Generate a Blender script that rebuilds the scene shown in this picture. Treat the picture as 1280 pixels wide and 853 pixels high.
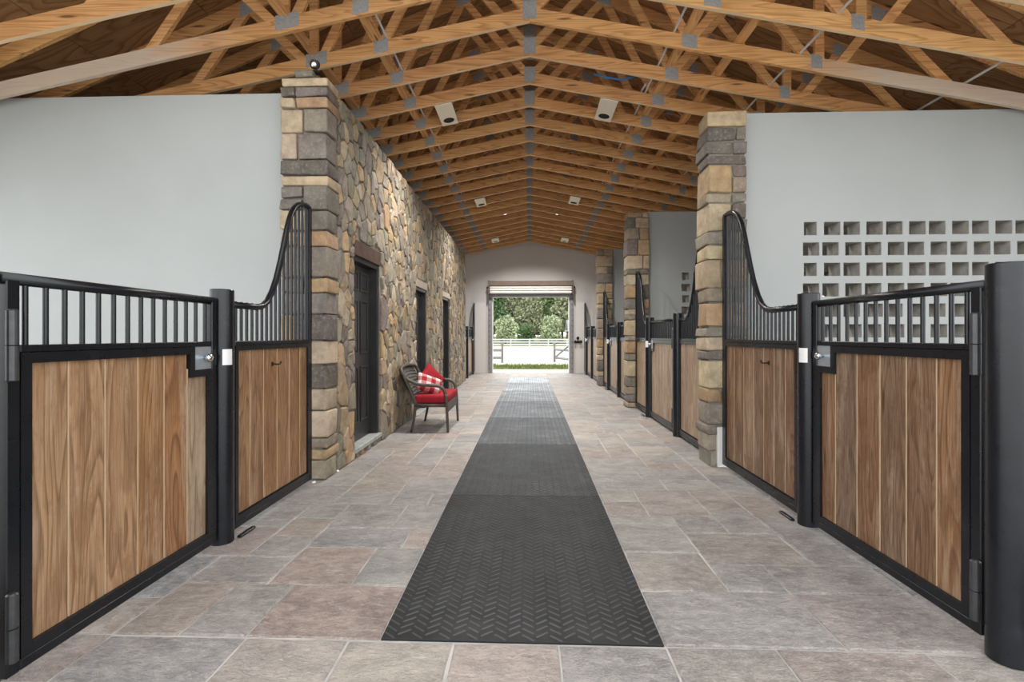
import bpy, bmesh, math, random
from mathutils import Vector, Matrix, noise as mnoise

for o in list(bpy.data.objects):
    bpy.data.objects.remove(o, do_unlink=True)
S = bpy.context.scene
COL = S.collection
R = random.Random(7)

# ------------------------------------------------------------------ camera, sky, exposure
FPX = 604.4
cam_d = bpy.data.cameras.new('camera')
cam_d.sensor_width = 36.0
cam_d.lens = FPX / 1280 * 36
cam_d.shift_y = -6.5 / 1280
cam_d.clip_end = 2000
cam = bpy.data.objects.new('camera', cam_d)
COL.objects.link(cam)
cam.location = (0, 0, 1.32)
cam.rotation_euler = (math.pi / 2, 0, math.atan(22 / FPX))
S.camera = cam

W = bpy.data.worlds.new('overcast_sky')
S.world = W
W.use_nodes = True
bg = W.node_tree.nodes['Background']
bg.inputs[0].default_value = (0.965, 0.985, 1.0, 1)
bg.inputs[1].default_value = 1.0

S.view_settings.view_transform = 'Standard'
S.view_settings.look = 'None'
S.view_settings.gamma = 1
S.view_settings.use_curve_mapping = False
S.view_settings.exposure = 1.65


# ------------------------------------------------------------------ materials
MATS = {}


class NT:
    """small wrapper for building node trees"""

    def __init__(self, name, rough=0.6, spec=0.5, metal=0.0):
        m = bpy.data.materials.new(name)
        m.use_nodes = True
        self.m = m
        self.t = m.node_tree
        self.b = self.t.nodes['Principled BSDF']
        self.b.inputs['Roughness'].default_value = rough
        self.b.inputs['Specular IOR Level'].default_value = spec
        self.b.inputs['Metallic'].default_value = metal
        MATS[name] = m

    def n(self, typ, **kw):
        nd = self.t.nodes.new(typ)
        for k, v in kw.items():
            if k.startswith('i_'):
                key = k[2:]
                key = int(key) if key.isdigit() else key.replace('_', ' ')
                nd.inputs[key].default_value = v
            else:
                setattr(nd, k, v)
        return nd

    def l(self, a, b):
        self.t.links.new(a, b)

    def coords(self, scale=(1, 1, 1), rnd=0.0):
        tc = self.n('ShaderNodeTexCoord')
        mp = self.n('ShaderNodeMapping')
        mp.inputs['Scale'].default_value = scale
        self.l(tc.outputs['Object'], mp.inputs['Vector'])
        if rnd:
            oi = self.n('ShaderNodeObjectInfo')
            mu = self.n('ShaderNodeMath', operation='MULTIPLY', i_1=rnd)
            self.l(oi.outputs['Random'], mu.inputs[0])
            cx = self.n('ShaderNodeCombineXYZ')
            for i in range(3):
                self.l(mu.outputs[0], cx.inputs[i])
            self.l(cx.outputs[0], mp.inputs['Location'])
        return mp.outputs['Vector']

    def noise(self, vec, scale, detail=3, rough=0.55, dist=0.0):
        nd = self.n('ShaderNodeTexNoise', i_Scale=scale, i_Detail=detail, i_Roughness=rough, i_Distortion=dist)
        self.l(vec, nd.inputs['Vector'])
        return nd.outputs['Fac']

    def ramp(self, fac, stops, interp='LINEAR'):
        nd = self.n('ShaderNodeValToRGB')
        e = nd.color_ramp
        e.interpolation = interp
        while len(e.elements) < len(stops):
            e.elements.new(0.5)
        for el, (p, c) in zip(e.elements, stops):
            el.position = p
            el.color = (c, c, c, 1) if isinstance(c, (int, float)) else (*c, 1)
        self.l(fac, nd.inputs[0])
        return nd.outputs[0]

    def mix(self, fac, a, b, blend='MIX'):
        nd = self.n('ShaderNodeMix', data_type='RGBA', blend_type=blend)
        for sock, v in ((nd.inputs[0], fac), (nd.inputs[6], a), (nd.inputs[7], b)):
            if hasattr(v, 'is_output'):
                self.l(v, sock)
            elif isinstance(v, (int, float)):
                sock.default_value = v
            else:
                sock.default_value = (*v, 1)
        return nd.outputs[2]

    def math(self, op, a, b=0.0):
        nd = self.n('ShaderNodeMath', operation=op)
        for sock, v in ((nd.inputs[0], a), (nd.inputs[1], b)):
            if hasattr(v, 'is_output'):
                self.l(v, sock)
            else:
                sock.default_value = v
        return nd.outputs[0]

    def bump(self, h, strength=0.3, dist=0.01):
        nd = self.n('ShaderNodeBump', i_Strength=strength, i_Distance=dist)
        self.l(h, nd.inputs['Height'])
        self.l(nd.outputs[0], self.b.inputs['Normal'])

    def tint(self, stuff=False):
        if stuff:
            nd = self.n('ShaderNodeAttribute', attribute_name='tint')
            return nd.outputs['Color']
        nd = self.n('ShaderNodeObjectInfo')
        return nd.outputs['Color']

    def col(self, c):
        if hasattr(c, 'is_output'):
            self.l(c, self.b.inputs['Base Color'])
        else:
            self.b.inputs['Base Color'].default_value = (*c, 1)


def plain(name, c, rough=0.6, spec=0.5, metal=0.0, var=0.12, scale=6.0, bump=0.0, bscale=60):
    n = NT(name, rough, spec, metal)
    v = n.coords()
    f = n.noise(v, scale, 4)
    lo = tuple(x * (1 - var) for x in c)
    hi = tuple(min(1, x * (1 + var)) for x in c)
    n.col(n.ramp(f, [(0.3, lo), (0.7, hi)]))
    if bump:
        n.bump(n.noise(v, bscale, 3), bump, 0.004)
    return n.m


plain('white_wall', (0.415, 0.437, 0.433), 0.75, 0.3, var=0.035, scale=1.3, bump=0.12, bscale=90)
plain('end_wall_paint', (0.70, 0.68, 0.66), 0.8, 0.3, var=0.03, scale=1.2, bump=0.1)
plain('raw_block', (0.41, 0.395, 0.36), 0.9, 0.2, var=0.2, scale=14, bump=0.4, bscale=120)
plain('mortar', (0.22, 0.20, 0.165), 0.95, 0.2, var=0.2, scale=9, bump=0.5, bscale=140)
plain('grout', (0.43, 0.415, 0.395), 0.9, 0.2, var=0.25, scale=5, bump=0.4, bscale=150)
plain('galvanised', (0.37, 0.395, 0.41), 0.5, 0.5, 0.25, var=0.15, scale=40)
plain('hinge_steel', (0.07, 0.073, 0.077), 0.32, 0.5, 0.5, var=0.15, scale=30)
plain('chrome', (0.75, 0.76, 0.78), 0.18, 0.5, 1.0, var=0.03)
plain('plate_steel', (0.55, 0.62, 0.70), 0.35, 0.5, 0.7, var=0.08, scale=20)
plain('lock_white', (0.80, 0.80, 0.79), 0.4, 0.5, 0.1, var=0.04)
plain('fixture_white', (0.90, 0.83, 0.68), 0.5, 0.4, var=0.03)
plain('hole_black', (0.02, 0.02, 0.02), 0.7, 0.2, var=0.1)
plain('conduit', (0.62, 0.62, 0.62), 0.4, 0.5, 0.3, var=0.06)
plain('blue_cable', (0.05, 0.22, 0.55), 0.5, 0.4, var=0.05)
plain('door_black', (0.022, 0.022, 0.024), 0.36, 0.5, var=0.2, scale=12)
plain('rust_lintel', (0.075, 0.042, 0.03), 0.6, 0.4, var=0.3, scale=7, bump=0.2)
plain('pale_lintel', (0.42, 0.36, 0.31), 0.8, 0.3, var=0.1, scale=7, bump=0.2)
plain('sill_stone', (0.34, 0.35, 0.34), 0.6, 0.4, var=0.2, scale=9, bump=0.3)
plain('white_curtain', (0.80, 0.78, 0.74), 0.5, 0.4, var=0.03)
plain('hood_brown', (0.17, 0.13, 0.105), 0.6, 0.3, var=0.12)
plain('track_grey', (0.30, 0.30, 0.31), 0.5, 0.5, 0.4, var=0.1)
plain('bolt_dark', (0.06, 0.06, 0.065), 0.5, 0.5, 0.5, var=0.1)
plain('wicker_frame', (0.065, 0.052, 0.042), 0.5, 0.5, var=0.3, scale=60, bump=0.5, bscale=120)
plain('cushion_red', (0.27, 0.013, 0.022), 0.85, 0.2, var=0.12, scale=18, bump=0.25, bscale=250)
plain('bark', (0.10, 0.085, 0.07), 0.9, 0.2, var=0.25, scale=8)
plain('fence_grey', (0.24, 0.225, 0.205), 0.85, 0.2, var=0.2, scale=9)
plain('fence_white', (0.52, 0.52, 0.50), 0.7, 0.3, var=0.06)
plain('gravel', (0.52, 0.505, 0.475), 0.95, 0.1, var=0.12, scale=0.8, bump=0.4, bscale=30)
plain('apron', (0.42, 0.39, 0.35), 0.8, 0.3, var=0.12, scale=2.5, bump=0.3, bscale=40)
plain('lawn', (0.115, 0.15, 0.045), 0.95, 0.1, var=0.35, scale=1.4, bump=0.5, bscale=25)
plain('blade', (0.16, 0.19, 0.05), 0.8, 0.2, var=0.4, scale=1.0)
plain('house_brick', (0.24, 0.10, 0.08), 0.9, 0.2, var=0.15, scale=3)
plain('house_roof', (0.22, 0.22, 0.24), 0.8, 0.2, var=0.1, scale=2)
plain('rubber_edge', (0.03, 0.031, 0.033), 0.6, 0.3, var=0.15)
plain('dirt', (0.16, 0.13, 0.10), 0.95, 0.1, var=0.25, scale=5, bump=0.4)

n = NT('black_steel', 0.33, 0.5)
v = n.coords(rnd=3)
f = n.noise(v, 9, 5)
n.col(n.ramp(f, [(0.25, (0.004, 0.0055, 0.008)), (0.62, (0.006, 0.008, 0.012)), (0.8, (0.012, 0.015, 0.020))]))
n.l(n.ramp(n.noise(v, 25, 4), [(0.3, 0.26), (0.7, 0.34)]), n.b.inputs['Roughness'])
n.bump(n.noise(v, 160, 2), 0.05, 0.002)

for nm, k_, r0, r1 in (('rubber', 1.0, 0.42, 0.56), ('rubber_tread', 5.0, 0.33, 0.45)):  # tread lighter: worn bars, with their highlights put into the colour
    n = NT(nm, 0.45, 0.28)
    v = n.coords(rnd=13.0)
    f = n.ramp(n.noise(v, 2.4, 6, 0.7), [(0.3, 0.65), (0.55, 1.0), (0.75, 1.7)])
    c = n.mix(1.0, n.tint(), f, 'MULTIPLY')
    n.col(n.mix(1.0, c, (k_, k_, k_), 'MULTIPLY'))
    n.l(n.ramp(n.noise(v, 7, 5), [(0.3, r0), (0.7, r1)]), n.b.inputs['Roughness'])
    n.bump(n.noise(v, 260, 2), 0.12, 0.002)


def wood(name, ring=16.0, rough=0.45, tint=True, base=(0.5, 0.28, 0.13), axis='Z', contrast=0.5, fscale=5.0, wash=None, spec=0.4):
    """contours of a stretched noise read as cathedral grain"""
    n = NT(name, rough, spec)
    sc = {'X': (0.55, fscale, fscale), 'Y': (fscale, 0.55, fscale), 'Z': (fscale, fscale, 0.55)}[axis]
    v = n.coords(sc, 37.0)
    big = n.noise(v, 1.0, 2, 0.4, 0.25)
    ringv = n.math('FRACT', n.math('MULTIPLY', big, ring))
    rings = n.ramp(ringv, [(0.0, 1.0), (0.55, 0.72), (0.86, 0.0), (1.0, 1.0)])
    sf = {'X': (2, 110, 110), 'Y': (110, 2, 110), 'Z': (110, 110, 2)}[axis]
    fine = n.noise(n.coords(sf, 11.0), 1.0, 3, 0.6)
    blot = n.noise(n.coords((3, 3, 1.6), 23.0), 1.0, 3, 0.5)
    c0 = n.tint() if tint else None
    if c0 is None:
        rgb = n.n('ShaderNodeRGB')
        rgb.outputs[0].default_value = (*base, 1)
        c0 = rgb.outputs[0]
    dark = n.mix(1.0, c0, (1 - contrast, (1 - contrast) * 0.86, (1 - contrast) * 0.75), 'MULTIPLY')
    c = n.mix(rings, dark, c0)
    c = n.mix(n.math('MULTIPLY', n.ramp(fine, [(0.35, 1.0), (0.6, 0.0)]), 0.35), c, dark)
    c = n.mix(n.math('MULTIPLY', n.ramp(blot, [(0.45, 0.0), (0.75, 1.0)]), 0.45), c, dark)
    if axis == 'Z':
        st = n.noise(n.coords((9, 9, 0.9), 71.0), 1.0, 5, 0.65, 0.4)
        c = n.mix(n.math('MULTIPLY', n.ramp(st, [(0.52, 0.0), (0.66, 1.0)]), 0.5), c, (0.50, 0.39, 0.27))
        wr = n.noise(n.coords((4, 4, 2.2), 83.0), 1.0, 6, 0.7, 0.6)
        c = n.mix(n.math('MULTIPLY', n.ramp(wr, [(0.50, 0.0), (0.60, 1.0)]), 0.65), c, n.mix(1.0, c0, (0.52, 0.44, 0.38), 'MULTIPLY'))
        f2 = n.noise(n.coords((170, 170, 5), 7.0), 1.0, 4, 0.7)
        c = n.mix(n.math('MULTIPLY', n.ramp(f2, [(0.50, 0.0), (0.66, 1.0)]), 0.3), c, (0.52, 0.42, 0.31))
        c = n.mix(n.math('MULTIPLY', n.ramp(f2, [(0.34, 1.0), (0.47, 0.0)]), 0.35), c, dark)
        dirt = n.noise(n.coords((26, 26, 9), 91.0), 1.0, 6, 0.75)
        c = n.mix(n.math('MULTIPLY', n.ramp(dirt, [(0.52, 0.0), (0.68, 1.0)]), 0.4), c, n.mix(1.0, dark, (0.8, 0.8, 0.82), 'MULTIPLY'))
    # knots
    vo = n.n('ShaderNodeTexVoronoi', i_Scale=1.0)
    ks = {'X': (1.3, 9, 9), 'Y': (9, 1.3, 9), 'Z': (9, 9, 1.3)}[axis]
    n.l(n.coords(ks, 51.0), vo.inputs['Vector'])
    k = n.ramp(vo.outputs['Distance'], [(0.06, 1.0), (0.13, 0.0)])
    c = n.mix(n.math('MULTIPLY', k, 0.75), c, (0.05, 0.022, 0.01))
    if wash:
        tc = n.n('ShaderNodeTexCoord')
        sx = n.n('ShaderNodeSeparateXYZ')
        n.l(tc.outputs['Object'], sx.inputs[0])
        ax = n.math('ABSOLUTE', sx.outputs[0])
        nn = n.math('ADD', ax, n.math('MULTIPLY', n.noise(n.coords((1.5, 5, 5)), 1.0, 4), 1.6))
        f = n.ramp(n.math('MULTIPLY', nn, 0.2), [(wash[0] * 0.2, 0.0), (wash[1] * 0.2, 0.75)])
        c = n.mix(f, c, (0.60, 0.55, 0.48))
    n.col(c)
    n.bump(n.math('ADD', n.math('MULTIPLY', rings, 0.4), fine), 0.18, 0.002)
    return n.m


wood('plank_wood', ring=15, rough=0.42, axis='Z', contrast=0.58, fscale=5.0)
plain('plank_edge', (0.44, 0.32, 0.20), 0.7, 0.3, var=0.1)
wood('lumber', ring=13, rough=0.6, axis='X', contrast=0.38, fscale=7.0, spec=0.25)
plain('lumber_edge_lit', (0.80, 0.58, 0.36), 0.65, 0.25, var=0.08, scale=3)  # bottom chord edges, floor bounce light painted in as a paler tone
wood('lumber_wash', ring=13, rough=0.6, axis='X', contrast=0.38, fscale=7.0, wash=(3.4, 4.4), spec=0.25)
wood('lumber_long', ring=13, rough=0.6, axis='Y', contrast=0.38, fscale=7.0, spec=0.25)
wood('plywood', ring=22, rough=0.7, axis='X', contrast=0.45, fscale=2.2, spec=0.2)


def stone_mat(name, stuff, scale=9.0, rough=0.75, bump=0.6, spec=0.35):
    n = NT(name, rough, spec)
    v = n.coords(rnd=0 if stuff else 19.0)
    t = n.tint(stuff)
    a = n.noise(v, scale, 6, 0.65)
    b = n.noise(v, scale * 3.5, 5, 0.7)
    c = n.mix(n.ramp(a, [(0.35, 0.0), (0.7, 0.8)]), t, n.mix(1.0, t, (0.5, 0.49, 0.5), 'MULTIPLY'))
    c = n.mix(n.math('MULTIPLY', n.ramp(b, [(0.52, 0.0), (0.75, 1.0)]), 0.4), c, (0.55, 0.50, 0.42))
    n.col(c)
    n.bump(n.math('ADD', a, n.math('MULTIPLY', b, 0.6)), bump, 0.02)
    return n.m


stone_mat('stone', False)
stone_mat('stone_many', True)


def paver_mat(name, stuff):
    n = NT(name, 0.5, 0.5)
    v = n.coords((1.0, 1.5, 1.0), rnd=0 if stuff else 29.0)
    t = n.tint(stuff)
    a = n.noise(v, 3.2, 8, 0.72, 0.2)
    b = n.noise(v, 17, 7, 0.75, 0.15)
    d = n.noise(v, 75, 4, 0.7)
    ridge = n.ramp(n.noise(n.coords((1.0, 2.6, 1.0), rnd=0 if stuff else 29.0), 5.0, 6, 0.68, 0.3), [(0.455, 0.0), (0.5, 1.0), (0.51, 0.3), (0.56, 0.0)])
    c = n.mix(n.ramp(a, [(0.36, 0.0), (0.64, 1.0)]), t, n.mix(1.0, t, (0.54, 0.54, 0.56), 'MULTIPLY'))
    c = n.mix(n.math('MULTIPLY', n.ramp(b, [(0.48, 0.0), (0.70, 1.0)]), 0.55), c, (0.56, 0.51, 0.47))
    c = n.mix(n.math('MULTIPLY', n.ramp(b, [(0.30, 1.0), (0.44, 0.0)]), 0.5), c, n.mix(1.0, t, (0.45, 0.45, 0.47), 'MULTIPLY'))
    c = n.mix(n.math('MULTIPLY', ridge, 0.30), c, (0.62, 0.57, 0.53))
    c = n.mix(n.math('MULTIPLY', n.ramp(d, [(0.55, 0.0), (0.72, 1.0)]), 0.45), c, (0.62, 0.59, 0.55))
    c = n.mix(n.math('MULTIPLY', n.ramp(d, [(0.30, 1.0), (0.44, 0.0)]), 0.45), c, n.mix(1.0, t, (0.4, 0.4, 0.42), 'MULTIPLY'))
    n.col(c)
    n.l(n.ramp(b, [(0.3, 0.36), (0.7, 0.60)]), n.b.inputs['Roughness'])
    h = n.math('ADD', n.math('MULTIPLY', a, 1.6), n.math('ADD', n.math('MULTIPLY', b, 0.55), n.math('MULTIPLY', ridge, 0.12)))
    n.bump(n.math('ADD', h, n.math('MULTIPLY', d, 0.25)), 0.95, 0.022)
    return n.m


paver_mat('paver', False)
paver_mat('paver_many', True)

n = NT('weave', 0.55, 0.4)
wv = n.n('ShaderNodeTexWave', wave_type='BANDS', bands_direction='Y', i_Scale=38.0)
n.l(n.coords(), wv.inputs['Vector'])
wz = n.n('ShaderNodeTexWave', wave_type='BANDS', bands_direction='Z', i_Scale=38.0)
n.l(n.coords(), wz.inputs['Vector'])
h = n.math('MULTIPLY', wv.outputs['Fac'], wz.outputs['Fac'])
n.col(n.ramp(h, [(0.05, (0.05, 0.045, 0.038)), (0.5, (0.30, 0.285, 0.25))]))
n.bump(h, 0.8, 0.01)

n = NT('plaid', 0.85, 0.2)
v = n.coords((7.2, 7.2, 7.2))
sp = n.n('ShaderNodeSeparateXYZ')
n.l(v, sp.inputs[0])
fy = n.ramp(n.math('FRACT', sp.outputs[1]), [(0.0, 0.0), (0.5, 1.0)], 'CONSTANT')
fz = n.ramp(n.math('FRACT', sp.outputs[2]), [(0.0, 0.0), (0.5, 1.0)], 'CONSTANT')
s = n.math('ADD', fy, fz)
n.col(n.ramp(n.math('MULTIPLY', s, 0.5), [(0.0, (0.28, 0.015, 0.022)), (0.25, (0.42, 0.17, 0.17)), (0.75, (0.60, 0.55, 0.52))], 'CONSTANT'))
n.bump(n.noise(n.coords(), 200, 2), 0.2, 0.003)

for nm, c in (('leaf_dark', (0.13, 0.20, 0.09)), ('leaf_mid', (0.21, 0.28, 0.125)), ('leaf_grey', (0.36, 0.41, 0.25)), ('leaf_olive', (0.28, 0.30, 0.18))):
    n = NT(nm, 0.7, 0.2)
    f = n.noise(n.coords((1, 1, 1)), 2.0, 3)
    n.col(n.ramp(f, [(0.3, tuple(x * 0.6 for x in c)), (0.7, tuple(x * 1.35 for x in c))]))


# ------------------------------------------------------------------ mesh helpers
def mesh_from(verts, faces, name='m', smooth=False):
    me = bpy.data.meshes.new(name)
    me.from_pydata(verts, [], faces)
    if smooth:
        me.polygons.foreach_set('use_smooth', [True] * len(me.polygons))
    me.update()
    return me


BOXF = [(0, 3, 2, 1), (4, 5, 6, 7), (0, 1, 5, 4), (1, 2, 6, 5), (2, 3, 7, 6), (3, 0, 4, 7)]


class G:
    """collects geometry for one mesh"""

    def __init__(self):
        self.v = []
        self.f = []
        self.mi = []

    def add(self, vs, fs, mi=0):
        k = len(self.v)
        self.v += [tuple(p) for p in vs]
        self.f += [tuple(i + k for i in f) for f in fs]
        self.mi += [mi] * len(fs)
        return self

    def box(self, x0, x1, y0, y1, z0, z1, bev=0.0, mi=0):
        if x0 > x1: x0, x1 = x1, x0
        if y0 > y1: y0, y1 = y1, y0
        if z0 > z1: z0, z1 = z1, z0
        if bev <= 0:
            vs = [(x0, y0, z0), (x1, y0, z0), (x1, y1, z0), (x0, y1, z0), (x0, y0, z1), (x1, y0, z1), (x1, y1, z1), (x0, y1, z1)]
            return self.add(vs, BOXF, mi)
        bm = bmesh.new()
        bmesh.ops.create_cube(bm, size=1)
        for q in bm.verts:
            q.co = Vector(((x0 + x1) / 2 + q.co.x * (x1 - x0), (y0 + y1) / 2 + q.co.y * (y1 - y0), (z0 + z1) / 2 + q.co.z * (z1 - z0)))
        bev = min(bev, 0.45 * min(x1 - x0, y1 - y0, z1 - z0))
        bmesh.ops.bevel(bm, geom=bm.edges[:], offset=bev, segments=1, affect='EDGES')
        bm.verts.index_update()
        self.add([q.co for q in bm.verts], [[q.index for q in fc.verts] for fc in bm.faces], mi)
        bm.free()
        return self

    def prism(self, poly, ax, a0, a1, mi=0):
        """extrude a 2D polygon along axis ax (0=x,1=y,2=z)"""
        def P(p, a):
            q = list(p)
            q.insert(ax, a)
            return tuple(q)
        n_ = len(poly)
        vs = [P(p, a0) for p in poly] + [P(p, a1) for p in poly]
        fs = [tuple(range(n_))[::-1], tuple(range(n_, 2 * n_))]
        fs += [(i, (i + 1) % n_, n_ + (i + 1) % n_, n_ + i) for i in range(n_)]
        return self.add(vs, fs, mi)

    def tube(self, pts, r, seg=8, cap=True, mi=0):
        pts = [Vector(p) for p in pts]
        n_ = len(pts)
        rs = r if isinstance(r, (list, tuple)) else [r] * n_
        vs = []
        ref = None
        for i, p in enumerate(pts):
            t = (pts[min(i + 1, n_ - 1)] - pts[max(i - 1, 0)]).normalized()
            if ref is None:
                ref = Vector((0, 0, 1)) if abs(t.z) < 0.9 else Vector((1, 0, 0))
            u = (ref - t * ref.dot(t)).normalized()
            ref = u
            w = t.cross(u)
            for k in range(seg):
                a = 2 * math.pi * k / seg
                vs.append(p + (u * math.cos(a) + w * math.sin(a)) * rs[i])
        fs = []
        for i in range(n_ - 1):
            for k in range(seg):
                a, b = i * seg + k, i * seg + (k + 1) % seg
                fs.append((a, b, b + seg, a + seg))
        if cap:
            fs.append(tuple(range(seg))[::-1])
            fs.append(tuple(range((n_ - 1) * seg, n_ * seg)))
        return self.add(vs, fs, mi)

    def bar2(self, p, q, w, ya, yb, off=0.0):
        """board lying in an xz plane from p to q (2D), width w centred (off shifts), y thickness"""
        d = Vector((q[0] - p[0], q[1] - p[1])).normalized()
        nrm = Vector((-d.y, d.x))
        a, b = nrm * (off - w / 2), nrm * (off + w / 2)
        poly = [(p[0] + a.x, p[1] + a.y), (q[0] + a.x, q[1] + a.y), (q[0] + b.x, q[1] + b.y), (p[0] + b.x, p[1] + b.y)]
        return self.prism(poly, 1, ya, yb)

    def shift(self, d):
        self.v = [(p[0] + d[0], p[1] + d[1], p[2] + d[2]) for p in self.v]
        return self

    def mesh(self, name='m', smooth=False):
        me = mesh_from(self.v, self.f, name, smooth)
        me.polygons.foreach_set('material_index', self.mi)
        bm = bmesh.new()
        bm.from_mesh(me)
        bmesh.ops.recalc_face_normals(bm, faces=bm.faces)
        bm.to_mesh(me)
        bm.free()
        return me


def put(name, me, mats, parent=None, loc=(0, 0, 0), color=None, rot=None, scale=None):
    o = bpy.data.objects.new(name, me)
    COL.objects.link(o)
    if me is not None and not me.materials:
        for m in (mats if isinstance(mats, (list, tuple)) else [mats]):
            me.materials.append(MATS[m])
    o.parent = parent
    o.location = loc
    if rot: o.rotation_euler = rot
    if scale: o.scale = scale
    if color: o.color = (*color, 1)
    return o


def tag(o, label, cat=None, group=None, kind=None):
    o['label'] = label
    if cat: o['category'] = cat
    if group: o['group'] = group
    if kind: o['kind'] = kind
    return o


def thing(name, label, cat, loc=(0, 0, 0), group=None, rotz=0.0, kind=None):
    o = bpy.data.objects.new(name, None)
    o.empty_display_size = 0.1
    COL.objects.link(o)
    o.location = loc
    o.rotation_euler = (0, 0, rotz)
    return tag(o, label, cat, group, kind)


def part(name, g, mat, t, smooth=False, color=None, world=True):
    """g holds world coordinates unless world is False"""
    if world:
        g.shift((-t.location.x, -t.location.y, -t.location.z))
    return put(name, g.mesh(name, smooth), mat, t, color=color)


def jit(c, a):
    k = 1 + R.uniform(-a, a)
    return tuple(max(0.005, x * k * (1 + R.uniform(-a, a) * 0.25)) for x in c)


ORD = ['first', 'second', 'third', 'fourth', 'fifth', 'sixth', 'seventh', 'eighth', 'ninth', 'tenth', 'eleventh', 'twelfth', 'thirteenth', 'fourteenth', 'fifteenth', 'sixteenth', 'seventeenth', 'eighteenth', 'nineteenth', 'twentieth', 'twenty-first', 'twenty-second', 'twenty-third', 'twenty-fourth', 'twenty-fifth', 'twenty-sixth']

# ------------------------------------------------------------------ key dimensions (metres)
XL, XR = -1.97, 1.95            # stall front planes
XS = -1.87                      # face of the stone wall
YEND = 17.2
WTOP = 3.62
AP, SL = 4.55, 0.2              # truss bottom chord apex and slope
TP, TS = 5.95, 0.42             # top chord underside peak and slope
YF = 1.0                        # unseen roof edge, cut back to open the front for daylight
XO = 5.72


def roof_z(x):
    return TP - TS * abs(x)


# ------------------------------------------------------------------ structure: floor and ground
fl = put('floor', G().box(-XO - 0.2, XO + 0.2, -0.6, 17.45, -0.25, -0.006).mesh(), 'grout')
tag(fl, 'grey stone paved barn aisle floor', 'floor', kind='structure')
for nm, x0, x1, y0, y1, lab in (('stall_floor_left', -XO, XL - 0.06, YF, 4.5, 'bare floor of the left stall behind its gate'),
                                ('stall_floor_right', XR + 0.06, XO, YF, 17.2, 'bare floor of the right stalls behind their gates'),):
    o = put(nm, G().box(x0, x1, y0, y1, -0.006, -0.002).mesh(), 'dirt', fl)
gr = put('ground_yard', G().box(-90, 90, -70, -0.6, -0.3, -0.03).box(-90, -XO - 0.2, -0.6, 17.45, -0.3, -0.03).box(XO + 0.2, 90, -0.6, 17.45, -0.3, -0.03).mesh(), 'gravel')
tag(gr, 'pale gravel yard before the barn front opened for daylight', 'ground', kind='structure')
ap = put('ground_apron', G().box(-8, 8, 17.45, 19.2, -0.2, -0.01).mesh(), 'apron')
tag(ap, 'pale paved apron just outside the far doorway', 'ground', kind='structure')
gs = put('ground_verge', G().box(-60, 60, 19.2, 22.4, -0.2, -0.02).mesh(), 'lawn')
tag(gs, 'strip of grass between apron and white gravel yard', 'ground', kind='structure')
gv = put('ground_gravel', G().box(-60, 60, 22.4, 63, -0.2, -0.03).mesh(), 'gravel')
tag(gv, 'bright white gravel yard beyond the grass strip', 'ground', kind='structure')
gf = put('ground_field', G().box(-400, 400, 63, 1200, -0.2, -0.01).mesh(), 'lawn')
tag(gf, 'green field under the trees beyond the white fence', 'ground', kind='structure')
gd = G()
for i in range(5200):
    x, y = R.uniform(-6, 6), 19.2 + 3.2 * R.random()
    a = R.uniform(0, 6.28)
    h_ = R.uniform(0.04, 0.12)
    dx, dy = math.cos(a) * 0.012, math.sin(a) * 0.012
    gd.add([(x - dx, y - dy, -0.03), (x + dx, y + dy, -0.03), (x + R.uniform(-.03, .03), y + R.uniform(-.03, .03), h_)], [(0, 1, 2)])
o = put('grass', gd.mesh(), 'blade')
tag(o, 'short yellow green grass outside the far doorway', 'grass', kind='stuff')

# ------------------------------------------------------------------ paving stones
PAL = [(0.405, 0.345, 0.305), (0.435, 0.375, 0.33), (0.375, 0.355, 0.335), (0.325, 0.32, 0.315), (0.45, 0.40, 0.355), (0.41, 0.33, 0.285), (0.385, 0.37, 0.35)]


def paver_geo(w, d, seed):
    r = random.Random(seed)
    ring = []
    hw, hd = w / 2 - 0.0028, d / 2 - 0.0028
    for (a, b) in (((-hw, -hd), (hw, -hd)), ((hw, -hd), (hw, hd)), ((hw, hd), (-hw, hd)), ((-hw, hd), (-hw, -hd))):
        ring.append(a)
        ring.append(((a[0] + b[0]) / 2, (a[1] + b[1]) / 2))
    ring = [(x + r.uniform(-.004, .002) * (1 if x > 0 else -1), y + r.uniform(-.004, .002) * (1 if y > 0 else -1)) for x, y in ring]
    n_ = len(ring)
    vs = [(x, y, -0.02) for x, y in ring]
    vs += [(x, y, -0.005 + r.uniform(-.0015, .001)) for x, y in ring]
    vs += [(x * (1 - 0.018 / w), y * (1 - 0.018 / d), r.uniform(-.0015, .0015)) for x, y in ring]
    fs = []
    for k in (0, 1):
        for i in range(n_):
            j = (i + 1) % n_
            fs.append((k * n_ + i, k * n_ + j, (k + 1) * n_ + j, (k + 1) * n_ + i))
    fs.append(tuple(range(2 * n_, 3 * n_)))
    return vs, fs


def fill_grid(nx, ny, sizes, r):
    occ = [[False] * ny for _ in range(nx)]
    out = []
    for j in range(ny):
        for i in range(nx):
            if occ[i][j]:
                continue
            cand = sizes[:]
            r.shuffle(cand)
            for (a, b) in cand + [(2, 1), (1, 2), (1, 1)]:
                if i + a <= nx and j + b <= ny and all(not occ[i + p][j + q] for p in range(a) for q in range(b)):
                    for p in range(a):
                        for q in range(b):
                            occ[i + p][j + q] = True
                    out.append((i, j, a, b))
                    break
    return out


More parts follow.
